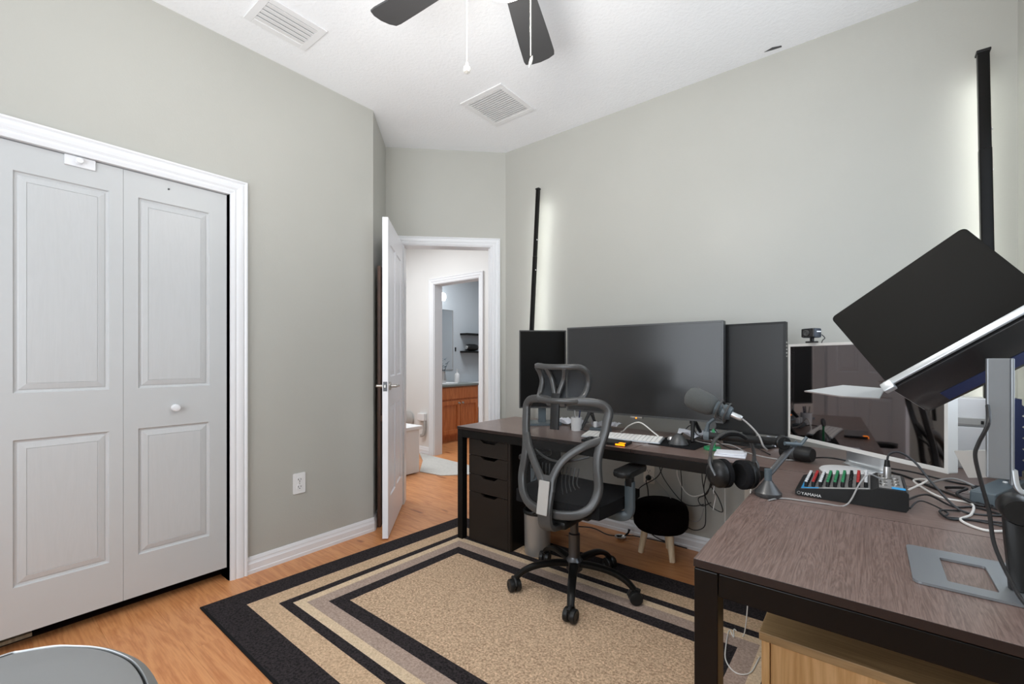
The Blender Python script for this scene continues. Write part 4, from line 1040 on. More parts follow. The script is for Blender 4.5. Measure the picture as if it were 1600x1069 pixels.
# clutter boxes seen through the chair mesh
cl = thing('pen_cup', 'small pale cup of pens on the long desk seen through the chair back', 'cup', (-1.36, 2.325, DT))
bm = BM(); lathe(bm, [(0, .001), (.030, .001), (.033, .08), (.030, .08), (.027, .006), (0, .006)], 24); obj('cup', bm, 'white', cl, True)
for i, (dx, dy, m_) in enumerate(((.01, .01, 'navy'), (-.012, .004, 'tealgrey'), (.0, -.012, 'greylight'))):
    bm = BM(); tube(bm, [(dx * .5, dy * .5, .008), (dx * 1.6, dy * 1.6, .12)], .004, 8); obj('pen', bm, m_, cl)
hb = thing('usb_hub', 'small dark hub with two white plugs on the long desk behind the chair', 'hub', (-1.22, 2.36, DT), .2)
bm = BM(); box(bm, -.06, .06, -.022, .022, .001, .026, bev=.003); obj('body', bm, 'tealgrey', hb)
for x in (-.03, .02):
    bm = BM(); box(bm, x - .009, x + .009, -.010, .010, .027, .060, bev=.002); obj('plug', bm, 'white', hb)

# microphone on boom arm
ma_ = thing('boom_stand', 'black desk boom arm on a conical base beside the mixer', 'boom arm')
def bar(bm, a, b, w, h): 
    a = Vector(a); b = Vector(b); ribbon(bm, [a, b], w, h, (0, 1, 0) if abs((b - a).normalized().y) < .9 else (1, 0, 0), n=12, e=.4)
MB_ = (-.245, 1.590)
bm = BM(); lathe(bm, [(0, .001), (.036, .001), (.038, .005), (.038, .014), (.034, .018), (.014, .046), (.011, .05), (0, .05)], 32, TR(*MB_, DT)); obj('base', bm, 'basegrey', ma_, True)
bm = BM(); lathe(bm, [(0, .045), (.0105, .045), (.0105, .085), (0, .086)], 20, TR(*MB_, DT)); obj('post', bm, 'tealgrey', ma_, True)
E1 = (-.190, 1.665, .868); E2 = (-.205, 1.640, .886); E3 = (-.425, 1.60, .888); E0 = (*MB_, .785)
bm = BM(); bar(bm, E0, E1, .018, .016); obj('lower_arm', bm, 'basegrey', ma_, True)
bm = BM(); bar(bm, E2, E3, .024, .016); obj('upper_arm', bm, 'blk', ma_, True)
bm = BM(); lathe(bm, [(0, -.009), (.019, -.009), (.022, -.006), (.022, .006), (.019, .009), (0, .009)], 28, TR(-.212, 1.640, .884) @ RZ(.6) @ RX(PI / 2)); el = obj('elbow_joint', bm, 'blk', ma_, True)
bm = BM(); tube(bm, [(-.205, 1.625, .884), (-.165, 1.66, .880)], .006, 10); tube(bm, [(-.165, 1.66, .880), (-.150, 1.665, .905)], .005, 8); tube(bm, [E1, (-.175, 1.665, .885)], .008, 8); obj('elbow_bolt', bm, 'tealgrey', el, True)
bm = BM(); tube(bm, [E3, (-.430, 1.60, .905), (-.424, 1.60, .930), (-.405, 1.60, .948)], [.008, .008, .006, .006], 12); bar(bm, (-.438, 1.60, .888), (-.420, 1.60, .888), .03, .022); obj('swivel', bm, 'tealgrey', ma_, True)
mc = thing('microphone', 'large black microphone with grey foam windscreen on the boom arm', 'microphone', (-.372, 1.60, .974))
mdir = Vector((-.93, 0, .36)).normalized(); mm_ = Vector((0, 1, 0)); MX = basis((0, 0, 0), mdir.cross(mm_), mm_, mdir)
def mz(bm, prof, n=28): lathe(bm, prof, n, MX)
bm = BM(); mz(bm, [(0, .028), (.018, .028), (.028, .034), (.035, .048), (.0385, .075), (.0385, .100), (.036, .116), (.029, .127), (.016, .133), (0, .134)]); obj('foam_windscreen', bm, 'foam', mc, True)
bm = BM(); mz(bm, [(0, -.02), (.020, -.02), (.024, -.012), (.024, .006), (.018, .010), (.022, .016), (.024, .030), (0, .032)]); obj('body', bm, 'tealgrey', mc, True)
bm = BM()
for k in range(4):
    a = k * PI / 2 + .6; tube(bm, [(MX @ Vector((.030 * math.cos(a + j * .4), .030 * math.sin(a + j * .4), z))) for j, z in ((0, .018), (1, .005), (2, -.008))], .002, 6)
for z in (.018, -.008): tube(bm, [MX @ Vector((.031 * math.cos(2 * PI * k / 20), .031 * math.sin(2 * PI * k / 20), z)) for k in range(20)], .003, 6, closed=True)
obj('shock_mount', bm, 'greyframe', mc, True)
bm = BM(); mz(bm, [(0, -.055), (.008, -.055), (.0095, -.05), (.0095, -.022), (0, -.02)], 16); obj('connector', bm, 'alu', mc, True)
bm = BM(); tube(bm, spline([MX @ Vector((0, 0, -.055)), (.075, 0, -.040), (.100, 0, -.070), (.112, .0, -.10), (.12, .02, -.115)], 6), .0028, 8); obj('cable', bm, 'cordgry', mc, True)
# headphones hanging on the arm
hd = thing('headphones', 'black over ear headphones hanging from the microphone boom arm', 'headphones', (-.350, 1.600, .79), .55)
bm = BM(); q_ = spline([(-.060, 0, .0), (-.068, 0, .045), (-.056, 0, .088), (-.028, 0, .113), (0, 0, .120), (.028, 0, .113), (.056, 0, .088), (.068, 0, .045), (.060, 0, .0)], 6); ribbon(bm, q_, .006, .022, (0, 1, 0), n=10, e=.5); obj('headband', bm, 'greyframe', hd, True)
bm = BM(); q_ = spline([(-.040, 0, .098), (-.02, 0, .110), (0, 0, .113), (.02, 0, .110), (.040, 0, .098)], 5); ribbon(bm, q_, .010, .026, (0, 1, 0), n=10); obj('band_pad', bm, 'blkfab', hd, True)
for s in (-1, 1):
    bm = BM(); Rm = TR(s * .046, -.006, -.018) @ RZ(.35 if s < 0 else .30) @ RY(PI / 2 * s)
    lathe(bm, [(0, .026), (.022, .025), (.038, .017), (.046, .004), (.046, -.006), (.040, -.010)], 32, Rm); cup = obj('ear_cup', bm, 'blk', hd, True)
    bm = BM(); lathe(bm, [(.040, -.008), (.047, -.014), (.047, -.026), (.036, -.032), (.024, -.024), (0, -.020)], 32, Rm); obj('ear_cushion', bm, 'blkfab', cup, True)
    bm = BM(); ribbon(bm, spline([(s * .062, -.03, -.02), (s * .074, -.012, .012), (s * .070, 0, .03), (s * .068, 0, .045)], 4), .008, .014, (0, 1, 0), n=8); obj('yoke', bm, 'greyframe', hd, True)
bm = BM(); tube(bm, spline([(-.055, 0, -.055), (-.058, .0, -.085), (-.045, .02, -.10), (-.05, .03, -.15)], 5), .0018, 6); obj('cable', bm, 'cordgry', hd, True)

# mixer
mx = thing('audio_mixer', 'black audio mixer with rows of white, red and green knobs on the corner desk', 'mixer', (-.180, 1.655, DT))
ML, MWd = .268, .225
zt = lambda x: .022 + .030 * min(1, x / .19) if x < .19 else .056
prof = [(0, .004), (.012, .001), (ML - .006, .001), (ML, .01), (ML, .052), (ML - .006, .058), (.200, .058), (.186, .050), (.010, .022), (0, .018)]
bm = BM(); prism(bm, prof, -MWd, 0, mat=RX(PI / 2)); obj('body', bm, 'blk', mx)
def mtop(x): return .022 + (.050 - .022) * (x - .010) / .176
sl = math.atan2(.028, .176)
def plate(x0, x1, y0, y1, mat, nm, dz=.0006):
    bm = BM(); vs = [bm.verts.new((x, y, z)) for x, y, z in ((x0, y0, mtop(x0) + dz), (x1, y0, mtop(x1) + dz), (x1, y1, mtop(x1) + dz), (x0, y1, mtop(x0) + dz))]
    bm.faces.new(vs); e = bmesh.ops.extrude_face_region(bm, geom=bm.faces[:]); [setattr(v, 'co', v.co - Vector((0, 0, .0015))) for v in e['geom'] if isinstance(v, bmesh.types.BMVert)]
    return obj(nm, bm, mat, mx)
plate(.014, .184, .008, MWd - .008, 'panelgrey', 'control_panel')
plate(.0142, .060, .009, .022, 'blue', 'blue_stripe', .0009); plate(.0142, .021, .023, MWd - .010, 'blue', 'blue_stripe', .0009); plate(.07, .18, .009, .020, 'greylight', 'label_strip', .0009)
bm = BM(); box(bm, .204, ML - .010, .012, MWd - .012, .0582, .0595); obj('jack_panel', bm, 'panelgrey', mx)
bm = BM(); box(bm, .232, ML - .006, .010, .034, .0596, .0603); obj('blue_stripe', bm, 'blue', mx)
colors = ['white', 'red', 'white', 'green', 'green', 'green', 'blk', 'red', 'white']
for ci, cm_ in enumerate(colors):
    x = .026 + ci * .0185
    for rI in range(7):
        y = .030 + rI * .026
        if ci in (6,) and rI % 2: continue
        bm = BM(); lathe(bm, [(0, 0), (.0052, 0), (.0048, .010), (.0036, .0115), (0, .0115)], 10, TR(x, y, mtop(x) + .001) @ Matrix.Diagonal((1, 1, 1.35, 1))); k_ = obj('knob', bm, 'blk', mx)
        bm = BM(); lathe(bm, [(0, .0116), (.0042, .0116), (.0040, .0145), (0, .0150)], 10, TR(x, y, mtop(x) + .001) @ Matrix.Diagonal((1, 1, 1.35, 1))); obj('knob_cap', bm, cm_, k_)
for i, (x, y) in enumerate(((.215, .05), (.215, .09), (.215, .13), (.215, .17), (.242, .06), (.242, .10), (.242, .14))):
    bm = BM(); lathe(bm, [(0, .0596), (.009, .0596), (.009, .063), (.006, .063), (.005, .0605), (0, .0605)], 16, TR(x, y, 0)); obj('jack_socket', bm, 'nickel', mx)
text('YAMAHA', .0125, 'white', mx, TR(.016, -.0006, .0055) @ RX(PI / 2))
bm = BM(); lathe(bm, [(.0035, 0), (.0046, 0), (.0046, .0006), (.0035, .0006)], 20, TR(.0095, -.0006, .0105) @ RX(PI / 2)); obj('emblem', bm, 'greylight', mx)
# plugs in the mixer
xp = thing('xlr_cable', 'black cable with upright silver plug looping out of the mixer', 'cable', (.045, 1.80, DT + .0605))
bm = BM(); lathe(bm, [(0, 0), (.0095, 0), (.0095, .030), (.008, .036), (0, .036)], 20); obj('plug', bm, 'steel', xp, True)
bm = BM(); lathe(bm, [(0, .036), (.008, .036), (.006, .056), (0, .056)], 16); obj('boot', bm, 'blk', xp, True)
bm = BM(); tube(bm, spline([(0, 0, .054), (.006, .01, .074), (.030, .02, .080), (.065, .02, .055), (.105, .0, -.002), (.16, -.05, -.055), (.25, -.02, -.056)], 7), .0032, 8); obj('cord', bm, 'cordblk', xp, True)
bm = BM(); tube(bm, spline([(-.235, 1.585 - .05, DT + .003), (-.20, 1.585, DT + .004 - .001), (-.10, 1.60, DT + .003), (-.05, 1.625, DT + .004), (-.02, 1.66, DT + .064), (.0, 1.70, DT + .085), (.025, 1.73, DT + .072), (.033, 1.745, DT + .066)], 8), .0022, 8)
tag(obj('aux_cable', bm, 'cordgry'), 'thin grey cable curving from the boom arm base into the mixer', 'cable')
# cable tangle right of the mixer
Z0 = DT + .0035
tang = [
 ('white', [(.10, 1.93, Z0), (.15, 1.98, Z0 + .03), (.12, 2.04, Z0 + .01), (.17, 1.90, Z0), (.235, 1.87, Z0), (.22, 1.74, Z0), (.19, 1.66, Z0), (.23, 1.60, Z0), (.30, 1.66, Z0), (.36, 1.72, Z0)], 'white cable snaking across the corner desk from mixer to monitor arm', .0032),
 ('blk', [(.092, 1.80, Z0), (.14, 1.86, Z0 + .01), (.19, 1.80, Z0), (.24, 1.83, Z0), (.30, 1.78, Z0), (.42, 1.76, Z0)], 'black cable running straight from the mixer along the desk', .003),
 ('blk', [(.092, 1.70, Z0), (.12, 1.76, Z0 + .012), (.17, 1.72, Z0), (.16, 1.67, Z0), (.20, 1.68, Z0), (.30, 1.71, Z0)], 'thin black cable with a loop next to the mixer corner', .0022),
 ('blk', [(.20, 1.76, Z0), (.155, 1.71, Z0 + .004), (.17, 1.655, Z0), (.22, 1.68, Z0), (.33, 1.655, Z0), (.42, 1.67, Z0)], 'black cable doubled back near the desk seam', .0028),
 ('blk', [(.20, 2.05, Z0), (.24, 1.98, Z0 + .02), (.21, 1.90, Z0 + .015), (.26, 1.86, Z0), (.33, 1.93, Z0 + .02), (.29, 2.0, Z0 + .02), (.25, 1.95, Z0 + .03), (.30, 1.86, Z0 + .01), (.40, 1.85, Z0)], 'coiled black cables heaped behind the power strip', .0042),
 ('gry', [(.16, 2.08, Z0), (.22, 2.06, Z0 + .03), (.28, 2.02, Z0 + .01), (.24, 1.92, Z0 + .02), (.32, 1.88, Z0 + .02), (.37, 1.95, Z0)], 'grey cable woven through the coiled black cables', .0034),
 ('blk', [(.02, 2.22, Z0), (.10, 2.16, Z0), (.17, 2.02, Z0), (.21, 1.95, Z0), (.31, 1.80, Z0 + .004), (.42, 1.79, Z0)], 'long black cable running from under the silver monitor', .0036),
 ('blk', [(-.20, 2.28, Z0), (-.12, 2.24, Z0 + .02), (.0, 2.28, Z0), (.12, 2.20, Z0 + .01), (.22, 2.16, Z0), (.34, 2.12, Z0)], 'black cable lying behind the white monitor foot', .003),
 ('blk', [(-.72, 2.36, Z0), (-.66, 2.42, Z0 + .03), (-.58, 2.36, Z0 + .01), (-.50, 2.30, Z0), (-.42, 2.34, Z0 + .01), (-.34, 2.26, Z0)], 'black cable between mouse pad and silver monitor', .0026),
 ('gry', [(-.70, 2.40, Z0), (-.62, 2.36, Z0), (-.52, 2.34, Z0 + .01), (-.42, 2.24, Z0), (-.30, 2.18, Z0), (-.20, 2.24, Z0)], 'pale grey cable crossing the desk in front of the upright monitor', .003),
 ('blk', [(-.80, 2.46, Z0), (-.76, 2.52, Z0 + .06), (-.70, 2.46, Z0 + .02), (-.64, 2.52, Z0 + .05), (-.60, 2.48, Z0)], 'tangled black cable under the right half of the wide monitor', .0026),
 ('blk', [(-1.42, 2.36, Z0), (-1.38, 2.31, Z0 + .02), (-1.30, 2.33, Z0), (-1.26, 2.29, Z0 + .01), (-1.20, 2.20, Z0), (-1.12, 2.24, Z0)], 'dark cable behind the chair back on the desk', .0028)]
for i, (c_, pts, lab, r_) in enumerate(tang):
    bm = BM(); tube(bm, spline(pts, 8), r_, 8); tag(obj('desk_cable', bm, {'white': 'cordwht', 'blk': 'cordblk', 'gry': 'cordgry'}[c_]), lab, 'cable', 'cables on the desks')
ps = thing('power_strip', 'blue grey power strip with switch on the corner desk behind the laptop stand', 'power strip', (.335, 2.06, DT), math.radians(68))
bm = BM(); box(bm, -.20, .10, -.028, .028, .001, .040, bev=.004); obj('body', bm, 'tealgrey', ps)
bm = BM(); box(bm, .045, .08, -.016, .016, .0405, .046, bev=.002); obj('switch', bm, 'blk', ps)
bm = BM(); lathe(bm, [(0, .0405), (.006, .0405), (.005, .044), (0, .045)], 14, TR(.0, 0, 0)); obj('indicator', bm, 'white', ps)
# black speaker-like bag behind silver monitor left side
cy = thing('dark_lens_tube', 'dark cylindrical lens lying behind the boom arm joint on the desk', 'lens', (-.235, 2.215, DT + .034), math.radians(-22))
bm = BM(); lathe(bm, [(0, -.06), (.028, -.06), (.032, -.052), (.032, .05), (.026, .062), (0, .062)], 28, RY(PI / 2)); obj('barrel', bm, 'blk', cy, True)
bm = BM(); lathe(bm, [(.0325, -.02), (.034, -.018), (.034, .0), (.0325, .002)], 28, RY(PI / 2)); obj('grip_ring', bm, 'greyframe', cy, True)

# ------------------------------------------------------------------ LAPTOP ON STAND
K = 0.857
Cc = Vector((.035, 1.3586, 1.0905))
ex = Vector((.784, -.177, .594)).normalized()
eyv = Vector((-.504, .264, .822)); eyv = (eyv - ex * eyv.dot(ex)).normalized()
nv = ex.cross(eyv).normalized()
if nv.y < 0: nv = -nv            # away from the camera
lt = thing('laptop', 'dark open laptop tilted on the metal stand nearest the camera', 'laptop')
lt.matrix_world = basis(Cc, ex, eyv, nv) if ex.cross(eyv).dot(nv) > 0 else basis(Cc, ex, eyv, nv)
def frame(o, x, y, z): return basis(o, x, y, z)
def lobj(name, bm, mat, par=None, smooth=False):
    return obj(name, bm, mat, par or lt, smooth)
LWd, LHt = .302, .203
bm = BM(); prism(bm, rrect(LWd, LHt, .010, 6, LWd / 2, LHt / 2 + .002), 0, .005, bev=.0012); lobj('lid', bm, 'lap', smooth=True)
bm = BM(); prism(bm, rrect(LWd - .014, LHt - .018, .004, 3, LWd / 2, LHt / 2 + .004), .0051, .0056); lobj('screen', bm, 'screen')
bm = BM(); tube(bm, [(.02, -.001, .004), (LWd - .02, -.001, .004)], .0045, 12); lobj('hinge', bm, 'alu', smooth=True)
th = math.radians(-20)
Bm = RX(0)
ydir = Vector((0, math.sin(th), math.cos(th)))     # base runs away from the camera and down (local y,z)
zdir = Vector((1, 0, 0)).cross(ydir)
BMx = basis((0, -.010, 0), (1, 0, 0), ydir, zdir)
bm = BM(); prism(bm, rrect(LWd, .150, .010, 6, LWd / 2, .075), -.006, .006, mat=BMx, bev=.002); base = lobj('keyboard_base', bm, 'blkgloss', smooth=True)
bm = BM(); box(bm, .05, .25, .10, .14, .006, .0072, mat=BMx); obj('vent_grille', bm, 'navy', base)
# stand
stn = thing('laptop_stand', 'grey metal laptop stand with a slotted base plate on the corner desk', 'stand')
bm = BM()
# base plate with rectangular hole
o_ = [(.067, 1.150), (.42, 1.145), (.42, 1.365), (.070, 1.365)]
hx0, hx1, hy0, hy1 = .118, .186, 1.185, 1.315
def ringplate(bm, X0, X1, Y0, Y1, x0, x1, y0, y1, z0, z1, r=.012):
    outer = rrect(X1 - X0, Y1 - Y0, r, 4, (X0 + X1) / 2, (Y0 + Y1) / 2); inner = rrect(x1 - x0, y1 - y0, .004, 4, (x0 + x1) / 2, (y0 + y1) / 2)
    n = len(outer); L = []
    for z in (z0, z1): L.append(([bm.verts.new((x, y, z)) for x, y in outer], [bm.verts.new((x, y, z)) for x, y in inner]))
    for i in range(n):
        j = (i + 1) % n
        bm.faces.new((L[1][0][i], L[1][0][j], L[1][1][j], L[1][1][i])); bm.faces.new((L[0][0][j], L[0][0][i], L[0][1][i], L[0][1][j]))
        bm.faces.new((L[0][0][i], L[0][0][j], L[1][0][j], L[1][0][i])); bm.faces.new((L[0][1][j], L[0][1][i], L[1][1][i], L[1][1][j]))
ringplate(bm, .067, .405, 1.150, 1.365, hx0, hx1, hy0, hy1, DT + .0008, DT + .0055)
obj('base_plate', bm, 'alugrey', stn)
# column (flat bar) and shoe
bm = BM(); ribbon(bm, spline([(.2185, 1.278, .935), (.222, 1.276, .905), (.235, 1.274, .892), (.262, 1.270, .893), (.32, 1.262, .915)], 5), .009, .030, (0, 1, 0), n=12, e=.4)
obj('support_arm', bm, 'alu', stn, True)
bm = BM(); box(bm, .182, .214, 1.27, 1.285, .915, 1.150, bev=.002); box(bm, .214, .219, 1.268, 1.287, .905, 1.150, bev=.002); obj('column', bm, 'alugrey', stn)
bm = BM()
vs = [bm.verts.new(p) for p in ((.139, 1.30, .957), (.194, 1.30, .966), (.201, 1.30, .913), (.160, 1.30, .905))]
f = bm.faces.new(vs); e = bmesh.ops.extrude_face_region(bm, geom=[f]); [setattr(v, 'co', v.co + Vector((.002, .010, 0))) for v in e['geom'] if isinstance(v, bmesh.types.BMVert)]
obj('shoe', bm, 'shoe', stn, True)
bm = BM(); lathe(bm, [(0, -.03), (.022, -.03), (.025, -.024), (.025, .024), (.022, .03), (0, .03)], 28, TR(.216, 1.235, .870) @ RX(PI / 2)); jt = obj('pivot_joint', bm, 'blk', stn, True)
bm = BM(); ribbon(bm, spline([(.216, 1.235, .865), (.217, 1.230, .82), (.220, 1.225, .77), (.222, 1.220, .7262)], 5), .040, .03, (0, 1, 0), n=12, e=.5); obj('lower_arm', bm, 'blk', stn, True)
# tray parallel to the laptop base
TB = frame(Cc, ex, eyv, nv) @ BMx
bm = BM(); box(bm, -.006, .330, -.004, .160, -.013, -.008, mat=TB, bev=.001); box(bm, -.006, .330, -.012, -.004, -.014, .001, mat=TB, bev=.002)
obj('tray', bm, 'alu', stn, True)
bm = BM(); box(bm, .0, .325, .002, .066, -.0145, -.0132, mat=TB); obj('tray_underside', bm, 'lap', stn)
bm = BM()
for k in range(9): box(bm, .130, .300, .074 + k * .0095, .0805 + k * .0095, -.030, -.0132, mat=TB)
box(bm, .130, .300, .074, .157, -.020, -.0132, mat=TB); obj('ribbed_block', bm, 'navy', stn)
for x in (.03, .10, .125):
    bm = BM(); lathe(bm, [(0, -.0182), (.004, -.0175), (.006, -.0148), (0, -.0146)], 14, TB @ TR(x, .012, 0)); obj('screw', bm, 'steel', stn, True)
bm = BM(); box(bm, -.012, .012, -.020, -.004, -.008, .014, mat=TB, bev=.003); obj('front_hook', bm, 'alu', stn, True)
bm = BM()
tip = Vector((-.127, 1.345, 1.068)); P_ = [tip, Vector((-.05, 1.335, 1.059)), Vector((.020, 1.34, 1.058)), Vector((.030, 1.36, 1.080)), Vector((-.05, 1.40, 1.083))]
vs = [bm.verts.new(p) for p in P_]; f = bm.faces.new(vs); e = bmesh.ops.extrude_face_region(bm, geom=[f]); [setattr(v, 'co', v.co + Vector((0, .003, -.003))) for v in e['geom'] if isinstance(v, bmesh.types.BMVert)]
obj('side_wing', bm, 'alu', stn, True)
# black cable hanging in the foreground
bm = BM(); tube(bm, spline([(.178, 1.235, 1.06), (.174, 1.20, 1.03), (.161, 1.20, .99), (.157, 1.20, .964), (.166, 1.20, .911), (.175, 1.20, .865), (.180, 1.19, .81), (.195, 1.17, .762), (.212, 1.14, .7285), (.245, 1.07, .7245)], 7), .0032, 8)
tag(obj('hanging_cable', bm, 'cordblk'), 'thick black cable hanging down in front of the laptop stand column', 'cable')

# organizer boxes behind the silver monitor
for z0, z1, lab in ((DT + .001, .885, 'lower white drawer box behind the silver monitor against the wall'), (.887, .995, 'upper white drawer box stacked behind the silver monitor')):
    t = thing('drawer_box', lab, 'box', (.25, 2.46, z0)); hh = z1 - z0
    bm = BM(); box(bm, 0, .105, 0, .12, 0, hh, bev=.003); obj('body', bm, 'white', t)
    bm = BM(); box(bm, .004, .10, -.006, -.0003, .006, hh * .30, bev=.002); dd = obj('drawer', bm, 'greylight', t)
    bm = BM(); box(bm, .086, .094, -.010, -.0061, hh * .1, hh * .22, bev=.001); obj('latch', bm, 'blk', dd)
fp = thing('foam_bellows', 'dark blue zigzag foam block standing behind the laptop stand column', 'foam', (.385, 2.42, DT + .001))
bm = BM()
zz = [(0, 0)]
for k in range(7): zz += [(-.022 if k % 2 == 0 else .0, .022 + k * .044)]
poly = [(0, 0)] + [((-.024 if k % 2 else 0), .02 * (k + 1)) for k in range(14)] + [(.05, .28)] + [((.05 + (.024 if k % 2 else 0)), .28 - .02 * (k + 1)) for k in range(13)] + [(.05, 0)]
prism(bm, poly, -.08, 0, mat=RX(PI / 2)); obj('wedge_foam', bm, 'navy', fp)

# ------------------------------------------------------------------ LED FLOOR LAMPS (black poles)
def pole(label, x0, x1, y, ztop, zj, w_, sz):
    t = thing('light_pole', label, 'lamp', (x1, y, 0))
    dx = x0 - x1
    bm = BM(); ribbon(bm, [(0, 0, .012), (dx * zj / ztop, 0, zj)], w_, w_, (0, 1, 0), n=12, e=.35); obj('lower_pole', bm, 'blkmetal', t, True)
    bm = BM(); ribbon(bm, [(dx * zj / ztop, 0, zj + .001), (dx, 0, ztop - .012)], w_ * .94, w_ * .94, (0, 1, 0), n=12, e=.35); obj('upper_pole', bm, 'blkmetal', t, True)
    bm = BM(); box(bm, dx - w_ * .55, dx + w_ * .55, -w_ * .55, w_ * .55, ztop - .012, ztop, bev=.003); obj('end_cap', bm, 'blk', t)
    bm = BM(); lathe(bm, [(0, .001), (.055, .001), (.055, .008), (.02, .012), (0, .012)], 28, sy=.9); obj('foot', bm, 'blkmetal', t, True)
    for z in sz:
        bm = BM(); lathe(bm, [(0, 0), (.005, 0), (.004, .003), (0, .0035)], 12, TR(dx * z / ztop + w_ * .5, -w_ * .15, z) @ RY(PI / 2)); obj('screw', bm, 'white', t)
    bm = BM(); ribbon(bm, [(dx * .35 - w_ * .2, w_ * .55, .8), (dx - w_ * .2, w_ * .55, ztop - .06)], .010, .004, (0, 1, 0), n=8, e=.4); obj('led_strip', bm, 'led', t)
    return t
pole('slim black light pole standing behind the upright monitor near the door corner', -1.896, -2.03, 2.69, 2.397, 1.90, .028, (1.80, 2.02))
pole('thick black light pole standing behind the laptop near the window corner', .374, .41, 2.69, 2.434, 2.02, .040, (1.93, 2.10))

# ------------------------------------------------------------------ CABLES UNDER THE LONG DESK
yc = 2.70
und = [
 ('blk', [(-1.098, 2.765, .385), (-1.09, 2.72, .38), (-1.075, 2.71, .33), (-1.07, 2.72, .20), (-1.06, 2.74, .05), (-.9, 2.75, .012)], 'black power cord plugged into the cream outlet behind the stool', .0035),
 ('gry', [(-1.05, yc, .42), (-.98, yc, .37), (-.90, yc, .27), (-.86, yc, .22), (-.80, yc, .20), (-.76, yc, .22), (-.74, yc, .29)], 'grey cable looping down behind the stool', .003),
 ('blk', [(-1.02, yc, .60), (-.99, yc, .46), (-.94, yc, .38), (-.86, yc, .30), (-.80, yc, .29), (-.74, yc, .31)], 'black cable drooping from the desk to the cable bundle', .003),
 ('blk', [(-.95, yc, .62), (-1.0, yc, .44), (-1.12, yc, .34), (-1.20, yc, .22)], 'black cable crossing behind the armrest', .003),
 ('blk', [(-.86, yc, .62), (-.87, yc, .50), (-.865, yc, .40), (-.87, yc, .25), (-.88, yc, .16)], 'black cable falling vertically behind the stool edge', .0028),
 ('wht', [(-.89, yc, .52), (-.89, yc, .45), (-.85, yc, .37), (-.80, yc, .345), (-.74, yc, .37)], 'white cable curving into the cable bundle', .003),
 ('blk', [(-.72, yc, .62), (-.725, yc, .50), (-.74, yc, .40), (-.72, yc, .33), (-.69, yc, .30), (-.64, yc, .29), (-.66, yc, .36), (-.70, yc, .42)], 'knotted black cable hanging lowest in the bundle', .003),
 ('blk', [(-.70, yc + .01, .62), (-.70, yc, .48), (-.72, yc, .38), (-.77, yc, .34), (-.75, yc, .30), (-.70, yc, .33)], 'black cable curled at the middle of the bundle', .0028),
 ('blk', [(-.67, yc + .01, .62), (-.68, yc, .50), (-.71, yc, .41), (-.74, yc, .36)], 'black cable dropping at the right side of the bundle', .0028),
 ('blk', [(-.745, yc, .62), (-.75, yc, .47), (-.735, yc, .36), (-.73, yc, .25), (-.74, yc, .18), (-.80, yc, .15), (-.88, yc, .18)], 'long black cable swinging down from the bundle to the stool', .0028),
 ('blk', [(-.64, yc + .01, .62), (-.655, yc, .52), (-.69, yc, .44), (-.72, yc, .39)], 'short black cable joining the bundle from the desk edge', .0028),
 ('wht', [(-.626, yc, .62), (-.628, yc, .46), (-.626, yc, .30), (-.626, yc, .21), (-.62, yc + .03, .02)], 'straight white cable hanging vertically beside the corner desk', .003),
 ('blk', [(-1.6, 2.60, .015), (-1.45, 2.68, .015), (-1.30, 2.64, .015), (-1.18, 2.73, .012), (-1.0, 2.755, .012), (-.85, 2.75, .012)], 'black cable lying along the rear baseboard', .004)]
for c_, pts, lab, r_ in und:
    bm = BM(); tube(bm, spline(pts, 8), r_, 8); tag(obj('hanging_cable', bm, {'wht': 'cordwht', 'blk': 'cordblk', 'gry': 'cordgry'}[c_]), lab, 'cable', 'cables under the long desk')
pg = thing('power_plug', 'black round plug pushed in the cream outlet under the long desk', 'plug', (-1.098, 2.782, .389))
bm = BM(); lathe(bm, [(0, 0), (.017, 0), (.018, .008), (.012, .022), (0, .024)], 20, RX(PI / 2)); obj('plug_body', bm, 'blk', pg, True)
# white earphone cord hanging by the corner desk leg
bm = BM()
pts = [(-.238, 1.03, .60), (-.24, 1.05, .50), (-.25, 1.06, .44)]
tube(bm, spline([(-.36, 1.95, .64), (-.365, 1.95, .45), (-.37, 1.95, .20), (-.40, 2.02, .016), (-.44, 2.05, .014), (-.43, 1.99, .014), (-.455, 2.03, .014), (-.442, 1.92, .014), (-.42, 1.82, .014), (-.375, 1.77, .014), (-.335, 1.80, .014), (-.325, 1.90, .014), (-.32, 2.0, .02), (-.31, 2.02, .25), (-.31, 2.03, .66)], 8), .0022, 8)
tag(obj('floor_cable', bm, 'cordwht'), 'thin white cable curling on the rug next to the near desk leg', 'cable')

# ------------------------------------------------------------------ NEAR CABINET
cb = thing('oak_cabinet', 'light oak cabinet standing under the near desk', 'cabinet', (-.215, 1.300, .012))
CH = .438
bm = BM(); box(bm, -.005, .60, -.006, .42, CH - .022, CH, bev=.002); obj('top_panel', bm, 'cabtop', cb)
bm = BM(); box(bm, 0, .018, 0, .41, 0, CH - .0225); box(bm, .578, .596, 0, .41, 0, CH - .0225); box(bm, .0185, .5775, .39, .408, 0, CH - .0225); obj('body', bm, 'cabwood', cb)
bm = BM(); box(bm, .0195, .5765, .006, .020, .01, CH - .024); obj('front_panel', bm, 'cabwood', cb)
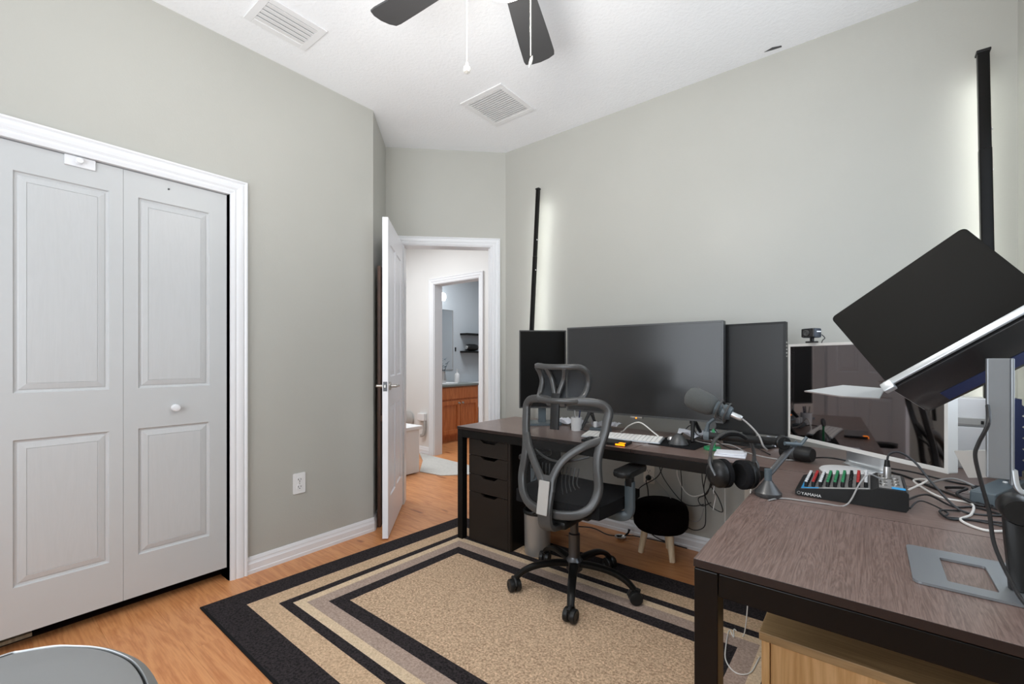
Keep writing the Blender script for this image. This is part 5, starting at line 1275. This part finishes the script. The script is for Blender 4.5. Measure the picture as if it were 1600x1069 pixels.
# ------------------------------------------------------------------ NEAR STEP BIN LID
sb = thing('step_bin', 'large brushed steel trash bin with flat lid in the near corner', 'bin', (-1.17, -.02, 0), math.radians(14))
lidp = []
poly = []
pts_w = [(-1.231, .058), (-1.221, .084), (-1.194, .125), (-1.162, .151), (-1.123, .177), (-1.071, .199), (-.997, .216), (-.901, .215), (-.84, .195), (-.80, .16), (-.78, .10), (-.80, -.02), (-.90, -.14), (-1.02, -.17), (-1.15, -.12), (-1.22, -.03)]
Mi = (TR(-1.17, -.02, 0) @ RZ(math.radians(14))).inverted()
poly = [tuple((Mi @ Vector((x, y, 0)))[:2]) for x, y in spline([(x, y, 0) for x, y in pts_w], 4, closed=True) for x, y in [(x, y)]] if False else [tuple((Mi @ p)[:2]) for p in spline([(x, y, 0) for x, y in pts_w], 4, closed=True)]
cxp = sum(p[0] for p in poly) / len(poly); cyp = sum(p[1] for p in poly) / len(poly)
def scaled(s): return [(cxp + (x - cxp) * s, cyp + (y - cyp) * s) for x, y in poly]
def stack(bm, lv):
    prev = None
    for s, z in lv:
        r_ = [bm.verts.new((x, y, z)) for x, y in scaled(s)]
        if prev:
            for k in range(len(r_)): bm.faces.new((prev[k], prev[(k + 1) % len(r_)], r_[(k + 1) % len(r_)], r_[k]))
        prev = r_
    bm.faces.new(prev)
bm = BM(); stack(bm, [(.97, .001), (.97, .56)]); obj('body', bm, 'lidsteel', sb, True)
bm = BM(); stack(bm, [(.985, .562), (1.0, .566), (1.0, .604), (.992, .611), (.905, .620), (.897, .6185), (.893, .610)]); obj('lid_rim', bm, 'lidsteel', sb, True)
bm = BM(); stack(bm, [(.8925, .606), (.8925, .611), (.872, .6105)]); obj('groove_shade', bm, 'blk', sb)  # black ring put in to deepen the shade of the lid groove
bm = BM(); stack(bm, [(.871, .611), (.868, .6185), (.84, .6195), (.5, .6205)]); obj('lid_panel', bm, 'lidsteel', sb, True)
# strip of raw wood at the closet floor track
bm = BM(); box(bm, -2.75, -2.715, -.25, .215, -.0025, .012, bev=.001); tag(obj('wood_strip', bm, 'legwood'), 'short raw wooden strip lying below the closet door', 'wood strip')
